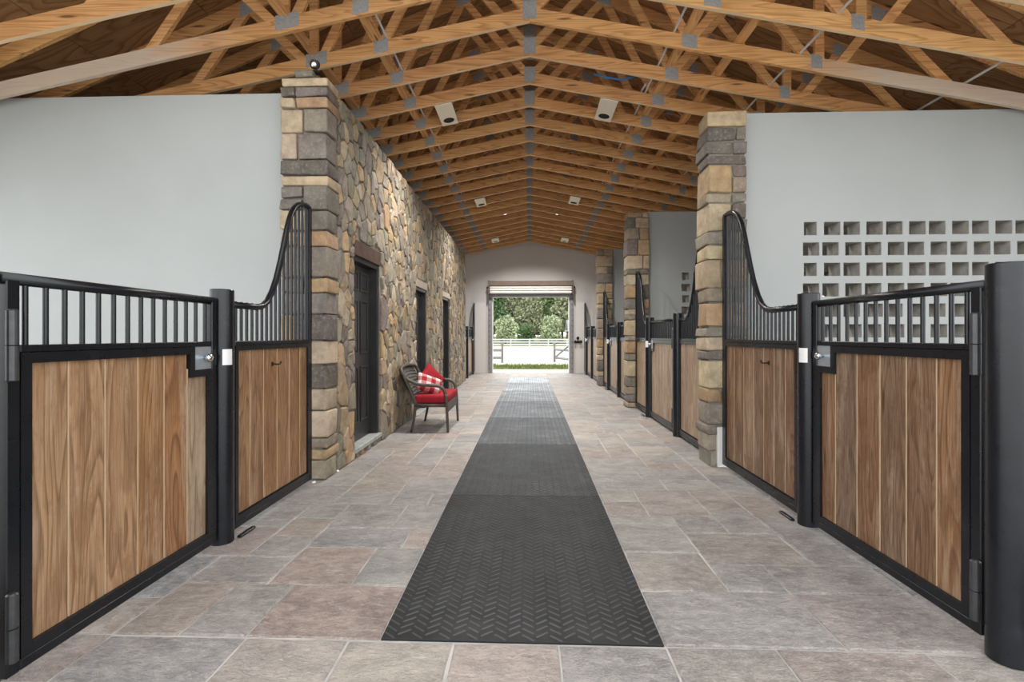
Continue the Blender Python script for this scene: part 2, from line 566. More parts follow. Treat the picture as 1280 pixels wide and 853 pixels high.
MX0, MX1, MY0 = -0.647, 0.573, 2.078
ML, MN = 1.895, 7
MY1 = MY0 + ML * MN
tiles = []
rp = random.Random(21)
SZ = [(3, 2), (4, 3), (3, 3), (4, 2), (2, 3), (5, 3), (3, 4), (2, 2), (4, 3), (3, 2)]
U = 0.15
for (x0, x1, y0, y1) in ((-2.15, MX0 - 0.003, MY0, 17.45), (MX1 + 0.003, 2.10, MY0, 17.45), (-2.15, 2.10, 0.62, MY0 - 0.003), (MX0, MX1, MY1 + 0.003, 17.45)):
    nx, ny = round((x1 - x0) / U), max(1, round((y1 - y0) / U))
    ux, uy = (x1 - x0) / nx, (y1 - y0) / ny
    for (i, j, a, b) in fill_grid(nx, ny, SZ, rp):
        jj = j if y0 > 1 else ny - j - b      # near field starts at the mat edge
        tiles.append((x0 + (i + a / 2) * ux, y0 + (jj + b / 2) * uy, a * ux, b * uy))
tiles.sort(key=lambda t: -(t[2] * t[3]) / max(t[1], 1.4) ** 3)
cache = {}
many = G()
many_c = []
for k, (x, y, w, d) in enumerate(tiles):
    far = min(1, max(0, (y - 3) / 6))
    c = jit(rp.choice(PAL), 0.10)
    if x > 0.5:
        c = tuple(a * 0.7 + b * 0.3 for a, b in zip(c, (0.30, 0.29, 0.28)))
    dz = rp.uniform(-0.002, 0.002)
    if k < 300:
        key = (round(w, 3), round(d, 3), k % 3)
        if key not in cache:
            me = mesh_from(*paver_geo(w, d, k), 'paver')
            me.materials.append(MATS['paver'])
            cache[key] = me
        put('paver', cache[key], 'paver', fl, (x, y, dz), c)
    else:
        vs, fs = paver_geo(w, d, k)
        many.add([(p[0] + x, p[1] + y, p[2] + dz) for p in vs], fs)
        many_c += [c] * len(fs)


def tint_faces(me, cols):
    at = me.color_attributes.new('tint', 'FLOAT_COLOR', 'CORNER')
    buf = []
    for p, c in zip(me.polygons, cols):
        buf += [c[0], c[1], c[2], 1.0] * p.loop_total
    at.data.foreach_set('color', buf)


me = mesh_from(many.v, many.f, 'pavers_far')
tint_faces(me, many_c)
o = put('paving', me, 'paver_many', fl)
o['kind'] = 'stuff'

# ------------------------------------------------------------------ rubber mats with raised tread
MATWORD = ['nearest to the camera', 'second from the camera', 'third from the camera', 'fourth from the camera', 'fifth from the camera', 'sixth from the camera', 'farthest, by the open doorway']
mat_body = G().box(MX0, MX1, 0.002, ML - 0.002, -0.014, 0.003, 0.003).mesh('mat')
tg = G()
px, py = 0.0610, 0.0475
nxr, nyr = int(1.22 / px), int(ML / py)
for j in range(nyr):
    for i in range(nxr):
        cx = MX0 + (i + 0.5) * px
        cy = 0.004 + (j + 0.5 + (0.5 if i % 2 else 0)) * py
        if cy > ML - 0.03:
            continue
        s_ = 1 if (i % 2) else -1
        dx, dy = 0.033 * 0.80, 0.033 * 0.60 * s_
        nx_, ny_ = -0.60 * s_ * 0.0052, 0.80 * 0.0052
        nx2, ny2 = nx_ * 0.5, ny_ * 0.5
        b = [(cx - dx - nx_, cy - dy - ny_), (cx + dx - nx_, cy + dy - ny_), (cx + dx + nx_, cy + dy + ny_), (cx - dx + nx_, cy - dy + ny_)]
        t = [(cx - dx * .9 - nx2, cy - dy * .9 - ny2), (cx + dx * .9 - nx2, cy + dy * .9 - ny2), (cx + dx * .9 + nx2, cy + dy * .9 + ny2), (cx - dx * .9 + nx2, cy - dy * .9 + ny2)]
        tg.add([(p[0], p[1], 0.0025) for p in b] + [(p[0], p[1], 0.0065) for p in t], BOXF[1:])
tread = tg.mesh('tread')
for i in range(MN):
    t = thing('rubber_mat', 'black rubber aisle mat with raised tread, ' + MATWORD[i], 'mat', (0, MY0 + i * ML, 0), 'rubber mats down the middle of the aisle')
    mc = tuple(x * [0.010, 0.019, 0.036, 0.060, 0.085, 0.115, 0.15][i] for x in (0.92, 1.0, 1.08))  # tone differs per mat; doorway glare on far ones put into the colour
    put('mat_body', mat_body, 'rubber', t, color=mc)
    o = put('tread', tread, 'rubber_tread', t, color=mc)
    o['kind'] = 'stuff'

# ------------------------------------------------------------------ walls
def wall_obj(name, g, mats, label):
    o = put(name, g.mesh(name), mats)
    return tag(o, label, 'wall', kind='structure')


# left stall partition, facing the camera
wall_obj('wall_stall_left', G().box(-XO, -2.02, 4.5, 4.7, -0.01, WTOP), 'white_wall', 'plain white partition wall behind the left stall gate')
# outer long walls, unseen; window openings added to let daylight in
for sgn, nm in ((-1, 'wall_outer_left'), (1, 'wall_outer_right')):
    g = G()
    xa, xb = sgn * XO, sgn * (XO + 0.2)
    top = roof_z(XO) + 0.1
    ys = [YF, 1.25, 4.4, 5.45, 6.5, 9.4, 10.5, 13.3, 14.6, 17.4]
    for i in range(len(ys) - 1):
        if i % 2:
            g.box(xa, xb, ys[i], ys[i + 1], -0.01, 0.6 if i == 1 else 1.2)
            g.box(xa, xb, ys[i], ys[i + 1], 2.8 if i == 1 else 2.3, top)
        else:
            g.box(xa, xb, ys[i], ys[i + 1], -0.01, top)
    wall_obj(nm, g, 'white_wall', 'white outer barn wall with daylight openings added behind the %s stalls' % ('left' if sgn < 0 else 'right'))

# end wall with doorway
DX0, DX1, DZ = -1.311, 1.389, 2.70
g = G()
zt = lambda x: roof_z(x) - 0.02
g.prism([(-XO - .2, -0.01), (DX0, -0.01), (DX0, zt(DX0)), (-XO - .2, zt(XO + .2))], 1, YEND, YEND + 0.22)
g.prism([(DX1, -0.01), (XO + .2, -0.01), (XO + .2, zt(XO + .2)), (DX1, zt(DX1))], 1, YEND, YEND + 0.22)
g.prism([(DX0, DZ), (DX1, DZ), (DX1, zt(DX1)), (0, zt(0)), (DX0, zt(DX0))], 1, YEND, YEND + 0.22)
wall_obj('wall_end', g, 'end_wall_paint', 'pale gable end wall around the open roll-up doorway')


# right partitions with rows of vent holes
def vent_wall(y0):
    g = G()
    xa, xb, yb = 2.16, XO, y0 + 0.2
    HW, HH, PIT, RP = 0.165, 0.137, 0.425, 0.2105
    rows = 8
    ztop = 2.492
    z = WTOP
    for r in range(rows):
        zt_, zb_ = ztop - r * RP, ztop - r * RP - HH
        g.box(xa, xb, y0, yb, zt_, z)
        holes = []
        if r % 2 == 0:
            holes.append((2.82, 2.95))
            x = 3.022
        else:
            x = 2.81
        while x < XO - 0.5:
            holes.append((x, x + HW))
            holes.append((x + HW + 0.031, x + 2 * HW + 0.031))
            x += PIT
        px_ = xa
        for (a, b) in holes:
            g.box(px_, a, y0, yb, zb_, zt_)
            px_ = b
        g.box(px_, xb, y0, yb, zb_, zt_)
        z = zb_
        lo, hi = y0 + 0.004, yb - 0.004
        for (a, b) in holes:       # raw block lining inside each hole
            e = 0.0015
            g.box(b - e, b, lo, hi, zb_, zt_, mi=1)
            g.box(a, a + e, lo, hi, zb_, zt_, mi=1)
            g.box(a, b, lo, hi, zt_ - e, zt_, mi=1)
            g.box(a, b, lo, hi, zb_, zb_ + e, mi=1)
    g.box(xa, xb, y0, yb, -0.01, z)
    return g


PIERS = [4.95, 8.93, 12.80]
for i, y in enumerate(PIERS):
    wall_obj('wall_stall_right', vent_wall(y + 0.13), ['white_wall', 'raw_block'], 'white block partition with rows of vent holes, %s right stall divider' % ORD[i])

# ------------------------------------------------------------------ ceiling (roof boarding) in plywood sheets
cl = bpy.data.objects.new('ceiling', None)
COL.objects.link(cl)
tag(cl, 'brown plywood roof boarding above the trusses', 'ceiling', kind='structure')
g = G()
for sgn in (-1, 1):
    xe = XO + 0.5
    p = [(0, TP + 0.18), (sgn * xe, TP + 0.18 - TS * xe), (sgn * xe, TP + 0.21 - TS * xe), (0, TP + 0.21)]
    g.prism(p, 1, YF, 17.45)
put('roof_deck', g.mesh(), 'hood_brown', cl)
ang = math.atan(TS)
for sgn in (-1, 1):
    for r in range(6):
        s0 = r * 1.22
        L = min(1.22, (XO + 0.45) / math.cos(ang) - s0)
        if L < 0.1:
            continue
        y = YF - (1.2 if r % 2 else 0)
        while y < 17.4:
            a, b = max(y, YF), min(y + 2.44, 17.44)
            if b - a > 0.1:
                key = ('ply', round(L, 2), round(b - a, 2))
                if key not in cache:
                    cache[key] = G().box(-(L - .006) / 2, (L - .006) / 2, -(b - a - .006) / 2, (b - a - .006) / 2, -0.006, 0.006).mesh('plywood')
                sm = s0 + L / 2
                put('plywood_panel', cache[key], 'plywood', cl, (sgn * sm * math.cos(ang), (a + b) / 2, TP + 0.167 - sm * math.sin(ang)), jit((0.40, 0.225, 0.11), 0.12), rot=(0, sgn * ang, 0))
            y += 2.44

# ------------------------------------------------------------------ trusses
LUM = (0.82, 0.475, 0.205)
TY0, TDY = 4.98, 0.611
NODES = {-1: ([0, 1.54, 2.22, 3.55], [0.0, 0.85, 1.95, 2.95]), 1: ([0, 1.62, 2.88, 4.2], [0.0, 0.95, 2.25, 3.5])}
t2 = 0.019


def truss_parts():
    out = []
    for s_ in (-1, 1):
        cosb = math.cos(math.atan(SL))
        w = 0.14
        hz = w / cosb
        out.append(('bottom_chord', G().prism([(0, AP), (s_ * 5.7, AP - SL * 5.7), (s_ * 5.7, AP - SL * 5.7 + hz), (0, AP + hz)], 1, -t2, t2), 'lumber', LUM))
        hz2 = w / math.cos(ang)
        out.append(('top_chord', G().prism([(0, TP), (s_ * 6.1, TP - TS * 6.1), (s_ * 6.1, TP - TS * 6.1 + hz2), (0, TP + hz2)], 1, -t2, t2), 'lumber', LUM))

        bx_, tx_ = NODES[s_]

        def Tp(x): return (s_ * x, TP - TS * x + 0.05)

        def Bp(x): return (s_ * x, AP - SL * x + 0.08)
        webs = [(Bp(0), Tp(tx_[1])), (Tp(tx_[1]), Bp(bx_[1])), (Bp(bx_[1]), Tp(tx_[2])), (Tp(tx_[2] - 0.3), Bp(bx_[2] - 0.05)),
                (Bp(bx_[2] + 0.03), Tp(bx_[2] + 0.03)), (Bp(bx_[2] + (0.1 if s_ < 0 else 0.2)), Tp(tx_[3])), (Tp(tx_[3]), Bp(bx_[3]))]
        for p, q in webs:
            out.append(('web', G().bar2(p, q, 0.089, -t2 + 0.001, t2 - 0.001), 'lumber', LUM))
        plates = [(bx_[1], AP - SL * bx_[1] + 0.085, 0.075, -SL), (bx_[2], AP - SL * bx_[2] + 0.10, 0.11 if s_ < 0 else 0.055, -SL), (tx_[1], roof_z(tx_[1]) + 0.05, 0.085, -TS), (tx_[2], roof_z(tx_[2]) + 0.05, 0.085, -TS), (tx_[3], roof_z(tx_[3]) + 0.05, 0.085, -TS)]
        for x, z, hw_, sl_ in plates:
            hp = 0.068
            poly = [(s_ * (x - hw_), z - sl_ * hw_ - hp), (s_ * (x + hw_), z + sl_ * hw_ - hp), (s_ * (x + hw_), z + sl_ * hw_ + hp), (s_ * (x - hw_), z - sl_ * hw_ + hp)]
            out.append(('connector_plate', G().prism(poly, 1, -t2 - 0.0025, t2 + 0.0025), 'galvanised', None))
    out.append(('connector_plate', G().box(-0.07, 0.07, -t2 - 0.003, t2 + 0.003, AP + 0.02, AP + 0.21), 'galvanised', None))
    out.append(('connector_plate', G().box(-0.1, 0.1, -t2 - 0.003, t2 + 0.003, TP - 0.03, TP + 0.12), 'galvanised', None))
    res = []
    for nm, g, m, c in out:
        if nm == 'bottom_chord':
            g.mi[2] = 1
            m = ['lumber', 'lumber_edge_lit']
        # each member gets its own centre as origin
        cx = sum(p[0] for p in g.v) / len(g.v)
        cz = sum(p[2] for p in g.v) / len(g.v)
        res.append((nm, g.mesh(nm), m, c))
    return res


TPARTS = truss_parts()
KS = list(range(-3, 20))
for k in KS:
    y = TY0 + TDY * k
    idx = 19 - k
    t = thing('roof_truss', 'bare pine scissor roof truss, %s from the far end wall' % ORD[idx], 'truss', (0, y, 0), 'pine roof trusses over the aisle')
    for pi, (nm, me, m, c) in enumerate(TPARTS):
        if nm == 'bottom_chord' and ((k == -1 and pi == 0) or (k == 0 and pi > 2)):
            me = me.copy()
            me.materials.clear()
            put(nm, me, ['lumber_wash', 'lumber_edge_lit'], t, color=jit(c, 0.06))
        else:
            put(nm, me, m, t, color=jit(c, 0.11) if c else None)

# lengthwise braces and conduits resting on the bottom chords
ya, yb = 1.6, 17.15


def brace(x, dz, lab):
    z = AP - SL * abs(x) + 0.145 + dz
    o = put('roof_brace', G().box(x - 0.045, x + 0.045, ya, yb, z, z + 0.038).mesh(), 'lumber_long', color=jit(LUM, 0.08))
    tag(o, lab, 'beam', 'lengthwise braces on the trusses')


brace(-1.60, 0.006, 'long pine brace over the bottom chords, left of the ridge, nearer the ridge')
brace(1.60, 0.006, 'long pine brace over the bottom chords, right of the ridge, nearer the ridge')
brace(-2.25, 0.006, 'long pine brace over the bottom chords, left of the ridge, nearer the stone wall')
brace(2.12, 0.006, 'long pine brace over the bottom chords, right of the ridge, nearer the stone piers')
for x, dz, lab in ((1.47, 0.16, 'thin white conduit running along the trusses beside the right inner brace'), (2.72, 0.16, 'thin white conduit crossing above the right stall wall near the post webs'),
                   (4.35, 0.17, 'thin white conduit above the outer end of the right stall wall'), (-1.48, 0.16, 'thin white conduit running along the trusses beside the left inner brace')):
    z = AP - SL * abs(x) + dz
    o = put('conduit_pipe', G().tube([(x, ya, z), (x, 16.9, z)], 0.012, 8).mesh(smooth=True), 'conduit')
    tag(o, lab, 'pipe', 'conduits in the roof')
cz = AP - SL * 1.3 + 0.15
o = put('blue_cable', G().tube([(0.80, 6.05, cz + .14), (0.95, 6.06, cz + .10), (1.15, 6.07, cz + .07), (1.3, 6.05, cz + .1)], 0.014, 6).mesh(smooth=True), 'blue_cable')
tag(o, 'short blue cable loop resting over the right truss chords', 'cable')
jb = thing('junction_box', 'galvanised junction box with bent conduit on the right chords', 'box', (0.72, 6.3, cz + 0.12))
part('box_body', G().box(0.66, 0.78, 6.26, 6.34, cz + 0.04, cz + 0.16, 0.006), 'galvanised', jb)
part('conduit_elbow', G().tube([(0.78, 6.28, cz + .08), (1.05, 6.29, cz + .03), (1.32, 6.29, cz + .0), (1.42, 6.25, cz + .0), (1.44, 6.05, cz + .0)], 0.012, 6), 'conduit', jb, True)

# can light housings
FILL_W = 170.0
LIGHTS = [(-1.12, 6.52, 'nearest housing left of the ridge'), (1.02, 6.52, 'nearest housing right of the ridge'), (-1.1, 10.85, 'middle housing left of the ridge'), (1.0, 10.85, 'middle housing right of the ridge'), (-1.08, 15.2, 'farthest housing left of the ridge'), (1.1, 15.2, 'farthest housing right of the ridge')]
pl = G().box(-0.115, 0.115, -0.30, 0.30, -0.012, 0, 0.003).mesh('plate')
ring = G()
N = 20
for i in range(N):
    a, b = 2 * math.pi * i / N, 2 * math.pi * (i + 1) / N
    pts = []
    for rr, zz in ((0.075, -0.013), (0.088, -0.019), (0.098, -0.013)):
        pts.append([(rr * math.cos(q), rr * math.sin(q), zz) for q in (a, b)])
    for u_, w_ in ((0, 1), (1, 2)):
        ring.add([pts[u_][0], pts[u_][1], pts[w_][1], pts[w_][0]], [(0, 1, 2, 3)])
ring = ring.mesh('ring')
can = G().tube([(0, 0, -0.0135), (0, 0, -0.0125)], 0.076, 20).mesh('can')
hous = G().box(-0.10, 0.10, -0.16, 0.24, 0, 0.15, 0.004).mesh('housing')
for x, y, w_ in LIGHTS:
    t = thing('ceiling_light', 'white recessed ceiling light plate with dark round opening, ' + w_, 'light', (x, y, AP - SL * abs(x) - 0.002), 'recessed light housings between trusses')
    t.rotation_euler = (0, math.atan(SL) * (1 if x > 0 else -1), 0)
    put('plate', pl, 'fixture_white', t)
    put('trim_ring', ring, 'fixture_white', t, (0, 0.15, 0))
    put('opening', can, 'hole_black', t, (0, 0.15, 0))
    put('housing', hous, 'galvanised', t)
    ld = bpy.data.lights.new('fill_lamp', 'SPOT')  # fill spot added below the unlit can to brighten the far aisle
    ld.energy = FILL_W
    ld.color = (1.0, 0.96, 0.91)
    ld.spot_size = math.radians(150)
    ld.spot_blend = 1.0
    ld.shadow_soft_size = 0.07
    lo_ = bpy.data.objects.new('fill_lamp', ld)
    COL.objects.link(lo_)
    lo_.parent = t
    lo_.location = (0, 0.15, -0.03)

# ------------------------------------------------------------------ stone work
SPAL = [(0.43, 0.33, 0.205), (0.47, 0.325, 0.175), (0.29, 0.25, 0.19), (0.25, 0.22, 0.175), (0.13, 0.11, 0.098), (0.34, 0.255, 0.16), (0.47, 0.39, 0.275), (0.26, 0.235, 0.17), (0.20, 0.165, 0.145), (0.35, 0.31, 0.245)]
SWT = [3, 1.6, 3, 3, 1.3, 3, 2, 2.5, 2, 2.5]


def clip_half(poly, ax_, ay_, c_):
    out = []
    n_ = len(poly)
    for i in range(n_):
        p, q = poly[i], poly[(i + 1) % n_]
        dp, dq = ax_ * p[0] + ay_ * p[1] - c_, ax_ * q[0] + ay_ * q[1] - c_
        if dp <= 0:
            out.append(p)
        if dp * dq < 0:
            t_ = dp / (dp - dq)
            out.append((p[0] + (q[0] - p[0]) * t_, p[1] + (q[1] - p[1]) * t_))
    return out


def poly_area(p):
    return 0.5 * sum(p[i][0] * p[(i + 1) % len(p)][1] - p[(i + 1) % len(p)][0] * p[i][1] for i in range(len(p)))


def stone_geo(poly, depth, r, gap=0.008):
    """poly in (y,z) -> (verts, faces) with x = outward (0 at wall face)"""
    a = abs(poly_area(poly))
    cx = sum(p[0] for p in poly) / len(poly)
    cy = sum(p[1] for p in poly) / len(poly)
    # rounded corners
    q = []
    n_ = len(poly)
    for i in range(n_):
        p0, p1 = poly[i], poly[(i + 1) % n_]
        q.append((p0[0] * .91 + p1[0] * .09, p0[1] * .91 + p1[1] * .09))
        q.append((p0[0] * .09 + p1[0] * .91, p0[1] * .09 + p1[1] * .91))
    rad = math.sqrt(a / math.pi)
    k = max(0.5, 1 - gap / rad)
    q = [(cx + (x - cx) * k + r.uniform(-.004, .004), cy + (y - cy) * k + r.uniform(-.004, .004)) for x, y in q]
    m = len(q)
    tx, ty = r.uniform(-.05, .05), r.uniform(-.05, .05)
    vs = [(-0.05, x, y) for x, y in q]
    vs += [(depth * 0.55 + tx * (x - cx) + ty * (y - cy), x, y) for x, y in q]
    k2 = 1 - min(0.22, 0.010 / rad)
    vs += [(depth + tx * (x - cx) + ty * (y - cy) + r.uniform(-.006, .006), cx + (x - cx) * k2, cy + (y - cy) * k2) for x, y in q]
    vs.append((depth + r.uniform(-.004, .012), cx, cy))
    fs = []
    for l_ in (0, 1):
        for i in range(m):
            j = (i + 1) % m
            fs.append((l_ * m + i, l_ * m + j, (l_ + 1) * m + j, (l_ + 1) * m + i))
    for i in range(m):
        fs.append((2 * m + i, 2 * m + (i + 1) % m, 3 * m))
    return vs, fs


ST_Y0, ST_Y1, ST_Z1 = 4.62, 13.92, 3.66
DOORS = [(5.08, 5.98, 0.10, 2.36), (7.86, 8.74, 0.0, 2.27), (10.30, 11.22, 0.0, 2.29)]
g = G()
ys = [ST_Y0 - 0.2]
for (a, b, z0, z1) in DOORS:
    ys += [a, b]
ys.append(ST_Y1 - 0.015)
for i in range(len(ys) - 1):
    if i % 2 == 0:
        g.box(XS - 0.2, XS - 0.006, ys[i], ys[i + 1], -0.01, ST_Z1 - 0.02)
    else:
        d_ = DOORS[i // 2]
        g.box(XS - 0.2, XS - 0.006, ys[i], ys[i + 1], d_[3], ST_Z1 - 0.02)
        if d_[2] > 0.02:
            g.box(XS - 0.2, XS - 0.01, ys[i], ys[i + 1], -0.01, d_[2] - 0.03)
g.box(XS - 0.40, XS - 0.03, 4.38, 4.72, -0.01, ST_Z1 - 0.02)
sw = wall_obj('wall_stone', g, 'mortar', 'long fieldstone wall with three dark doors along the left')
rs = random.Random(5)
ASP = 0.8
pts = []
tries = 0
grid = {}
while tries < 16000:
    tries += 1
    y, z = rs.uniform(ST_Y0, ST_Y1), rs.uniform(0, ST_Z1)
    if any(a < y < b and z0 < z < z1 for a, b, z0, z1 in DOORS):
        continue
    rad = rs.choice([0.085, 0.10, 0.12, 0.15, 0.19, 0.24]) * (1.5 if tries < 160 else 1.0)
    ok = True
    for (yy, zz, rr) in pts:
        m_ = 0.5 * (rad + rr)
        dy_ = yy - y
        if abs(dy_) < m_ and dy_ * dy_ + ((zz - z) * ASP) ** 2 < m_ * m_:
            ok = False
            break
    if ok:
        pts.append((y, z, rad))
ghost = []
for (y, z, rad) in pts:
    for a, b, z0, z1 in DOORS:
        if z0 - .1 < z < z1 + .1:
            if a - 0.4 < y < a: ghost.append((2 * a - y, z, rad))
            if b < y < b + 0.4: ghost.append((2 * b - y, z, rad))
        if a - .1 < y < b + .1 and z1 < z < z1 + 0.4: ghost.append((y, 2 * z1 - z, rad))
allp = pts + ghost
stones = []
for i, (y, z, rad) in enumerate(pts):
    nb = []
    for j, (yy, zz, rr) in enumerate(allp):
        if j != i and abs(yy - y) < 0.9:
            d2 = (yy - y) ** 2 + ((zz - z) * ASP) ** 2
            if d2 < 0.8:
                nb.append((d2, yy, zz, rr))
    nb.sort()
    poly = [(ST_Y0, 0.0), (ST_Y1, 0.0), (ST_Y1, ST_Z1), (ST_Y0, ST_Z1)]
    for d2, yy, zz, rr in nb[:22]:
        # power diagram in the stretched metric
        ax_, ay_ = 2 * (yy - y), 2 * (zz - z) * ASP * ASP
        c_ = yy * yy - y * y + (zz * zz - z * z) * ASP * ASP + 0.16 * (rad * rad - rr * rr)
        poly = clip_half(poly, ax_, ay_, c_)
        if len(poly) < 3:
            break
    if len(poly) < 3:
        continue
    for a, b, z0, z1 in DOORS:
        py0, py1 = min(p[0] for p in poly), max(p[0] for p in poly)
        pz0, pz1 = min(p[1] for p in poly), max(p[1] for p in poly)
        if py1 > a and py0 < b and pz1 > z0 and pz0 < z1:
            best = []
            for (h1, h2, hc) in ((1, 0, a), (-1, 0, -b), (0, -1, -z1), (0, 1, z0)):
                cp = clip_half(poly, h1, h2, hc)
                if len(cp) >= 3 and (not best or abs(poly_area(cp)) > abs(poly_area(best))):
                    best = cp
            poly = best
            if len(poly) < 3:
                break
    if len(poly) >= 3:
        # drop tiny edges
        q = []
        for p in poly:
            if not q or math.hypot(p[0] - q[-1][0], p[1] - q[-1][1]) > 0.02:
                q.append(p)
        if len(q) >= 3 and abs(poly_area(q)) > 0.0016:
            if poly_area(q) < 0:
                q = q[::-1]
            stones.append((q, y, z))
stones.sort(key=lambda s__: -abs(poly_area(s__[0])) / s__[1] ** 3)
sg, sc = G(), []
for i, (poly, y, z) in enumerate(stones):
    c = jit(rs.choices(SPAL, SWT)[0], 0.16)
    cy_ = sum(p[0] for p in poly) / len(poly)
    cz_ = sum(p[1] for p in poly) / len(poly)
    vs, fs = stone_geo([(p[0] - cy_, p[1] - cz_) for p in poly], rs.uniform(0.010, 0.026), rs)
    if i < 300:
        me = mesh_from(vs, fs, 'stone')
        put('stone', me, 'stone', sw, (XS, cy_, cz_), c)
    else:
        sg.add([(p[0] + XS, p[1] + cy_, p[2] + cz_) for p in vs], fs)
        sc += [c] * len(fs)
me = mesh_from(sg.v, sg.f, 'stones_far')
tint_faces(me, sc)
o = put('stonework', me, 'stone_many', sw)
o['kind'] = 'stuff'


def rough_block(x0, x1, y0, y1, z0, z1, r, bev=0.013):
    """bevelled stone block with uneven faces"""
    bm = bmesh.new()
    bmesh.ops.create_cube(bm, size=1)
    sx, sy, sz = x1 - x0, y1 - y0, z1 - z0
    for q in bm.verts:
        q.co = Vector((q.co.x * sx + r.uniform(-.008, .008), q.co.y * sy + r.uniform(-.008, .008), q.co.z * sz + r.uniform(-.008, .008)))
    bmesh.ops.bevel(bm, geom=bm.edges[:], offset=min(bev, 0.3 * min(sx, sy, sz)), segments=2, profile=0.6, affect='EDGES')
    for q in bm.verts:
        q.co += Vector((r.uniform(-.004, .004), r.uniform(-.004, .004), r.uniform(-.004, .004)))
    me = bpy.data.meshes.new('stone')
    bm.to_mesh(me)
    bm.free()
    me.polygons.foreach_set('use_smooth', [True] * len(me.polygons))
    return me, ((x0 + x1) / 2, (y0 + y1) / 2, (z0 + z1) / 2)


PPAL = [(0.53, 0.42, 0.275), (0.48, 0.375, 0.24), (0.44, 0.30, 0.17), (0.26, 0.23, 0.18), (0.16, 0.135, 0.115), (0.33, 0.265, 0.195), (0.53, 0.43, 0.30), (0.215, 0.19, 0.165)]


def courses(z1, r, lo=0.09, hi=0.27):
    zs = [0.0]
    while zs[-1] < z1 - 0.05:
        h_ = r.choice([0.10, 0.14, 0.19, 0.22, 0.25, 0.29])
        if zs[-1] + h_ > z1 - 0.09:
            h_ = z1 - zs[-1]
        zs.append(zs[-1] + h_)
    return zs


def pier_blocks(par, xa, xi, y0, y1, ztop, r, off=(0, 0, 0), z0=0.0):
    """xa = aisle side face, xi = stall side; y0 front, y1 back"""
    zs = courses(ztop, r)
    gp = 0.008
    s_ = 1 if xi > xa else -1
    wid = abs(xi - xa)
    for a, b in zip(zs[:-1], zs[1:]):
        single = r.random() < 0.22
        sp = wid if single else wid * r.uniform(0.35, 0.72)
        ybk = y1 - (r.uniform(0, 0.08) if r.random() < .5 else 0)
        pieces = [(0, sp, y0 + r.uniform(-.015, .012), ybk)]
        if not single:
            pieces.append((sp, wid, y0 + r.uniform(-.015, .015), y0 + 0.16))
            if b - a > 0.2 and r.random() < 0.4:
                m_ = a + (b - a) * r.uniform(.4, .6)
                pieces[-1] = (sp, wid, y0 + r.uniform(-.012, .012), y0 + 0.16, a, m_)
                pieces.append((sp, wid, y0 + r.uniform(-.012, .012), y0 + 0.16, m_, b))
        for p in pieces:
            za, zb = (p[4], p[5]) if len(p) > 4 else (a, b)
            xs_ = sorted((xa + s_ * p[0], xa + s_ * p[1]))
            jx = r.uniform(-.012, .012) if p[0] == 0 else 0
            if za + 0.05 < z0:
                continue
            me, c_ = rough_block(xs_[0] + gp + (jx if s_ > 0 else 0), xs_[1] - gp + (jx if s_ < 0 else 0), p[2], p[3] - gp, za + gp, zb - gp, r)
            put('stone', me, 'stone', par, (c_[0] - off[0], c_[1] - off[1], c_[2] - off[2]), jit(r.choice(PPAL), 0.14))


# left pier quoins belong to the stone wall
pier_blocks(sw, -1.835, -2.285, 4.34, 4.63, 3.70, random.Random(23))
me, c_ = rough_block(-2.16, -1.99, 4.36, 4.6, 3.70, 3.76, random.Random(2))
put('stone', me, 'stone', sw, c_, (0.27, 0.25, 0.2))
# right piers
for i, y in enumerate(PIERS):
    t = thing('stone_pier', 'fieldstone pier at the aisle end of the %s right stall divider' % ORD[i], 'pier', (1.98, y, 0), 'stone piers along the right side', kind='structure')
    part('core', G().box(1.815, 2.17, y + 0.02, y + 0.30, 0, 3.56), 'mortar', t)
    r_ = random.Random(31 + i)
    pier_blocks(t, 1.785, 2.19, y, y + 0.33, 3.59, r_, (1.98, y, 0), 0.36 if i == 0 else 0.0)
    if i == 0:
        part('base_block', G().box(1.885, 2.03, y - 0.03, y + 0.1, 0, 0.40, 0.006), 'lock_white', t)
        me, c_ = rough_block(1.80, 1.88, y - 0.005, y + 0.3, 0.16, 0.41, r_)
        put('stone', me, 'stone', t, (c_[0] - 1.98, c_[1] - y, c_[2]), (0.42, 0.37, 0.29))
        me, c_ = rough_block(1.83, 1.89, y + 0.0, y + 0.28, 0.005, 0.155, r_)
        put('stone', me, 'stone', t, (c_[0] - 1.98, c_[1] - y, c_[2]), (0.33, 0.30, 0.25))

# spotlight on the left pier
t = thing('spotlight', 'small chrome spotlight standing on top of the left stone corner', 'light', (-1.98, 4.42, 3.76))
part('base', G().tube([(-1.98, 4.42, 3.758), (-1.98, 4.42, 3.775)], 0.03, 14), 'hole_black', t)
part('stem', G().tube([(-1.98, 4.42, 3.772), (-1.98, 4.42, 3.81)], 0.009, 8), 'hole_black', t, True)
part('head', G().tube([(-1.98, 4.46, 3.86), (-1.98, 4.42, 3.84), (-1.98, 4.375, 3.815), (-1.98, 4.37, 3.812)], [0.02, 0.038, 0.042, 0.036], 14), 'bolt_dark', t, True)
part('lens', G().tube([(-1.98, 4.372, 3.813), (-1.98, 4.362, 3.808)], [0.034, 0.02], 14), 'chrome', t, True)

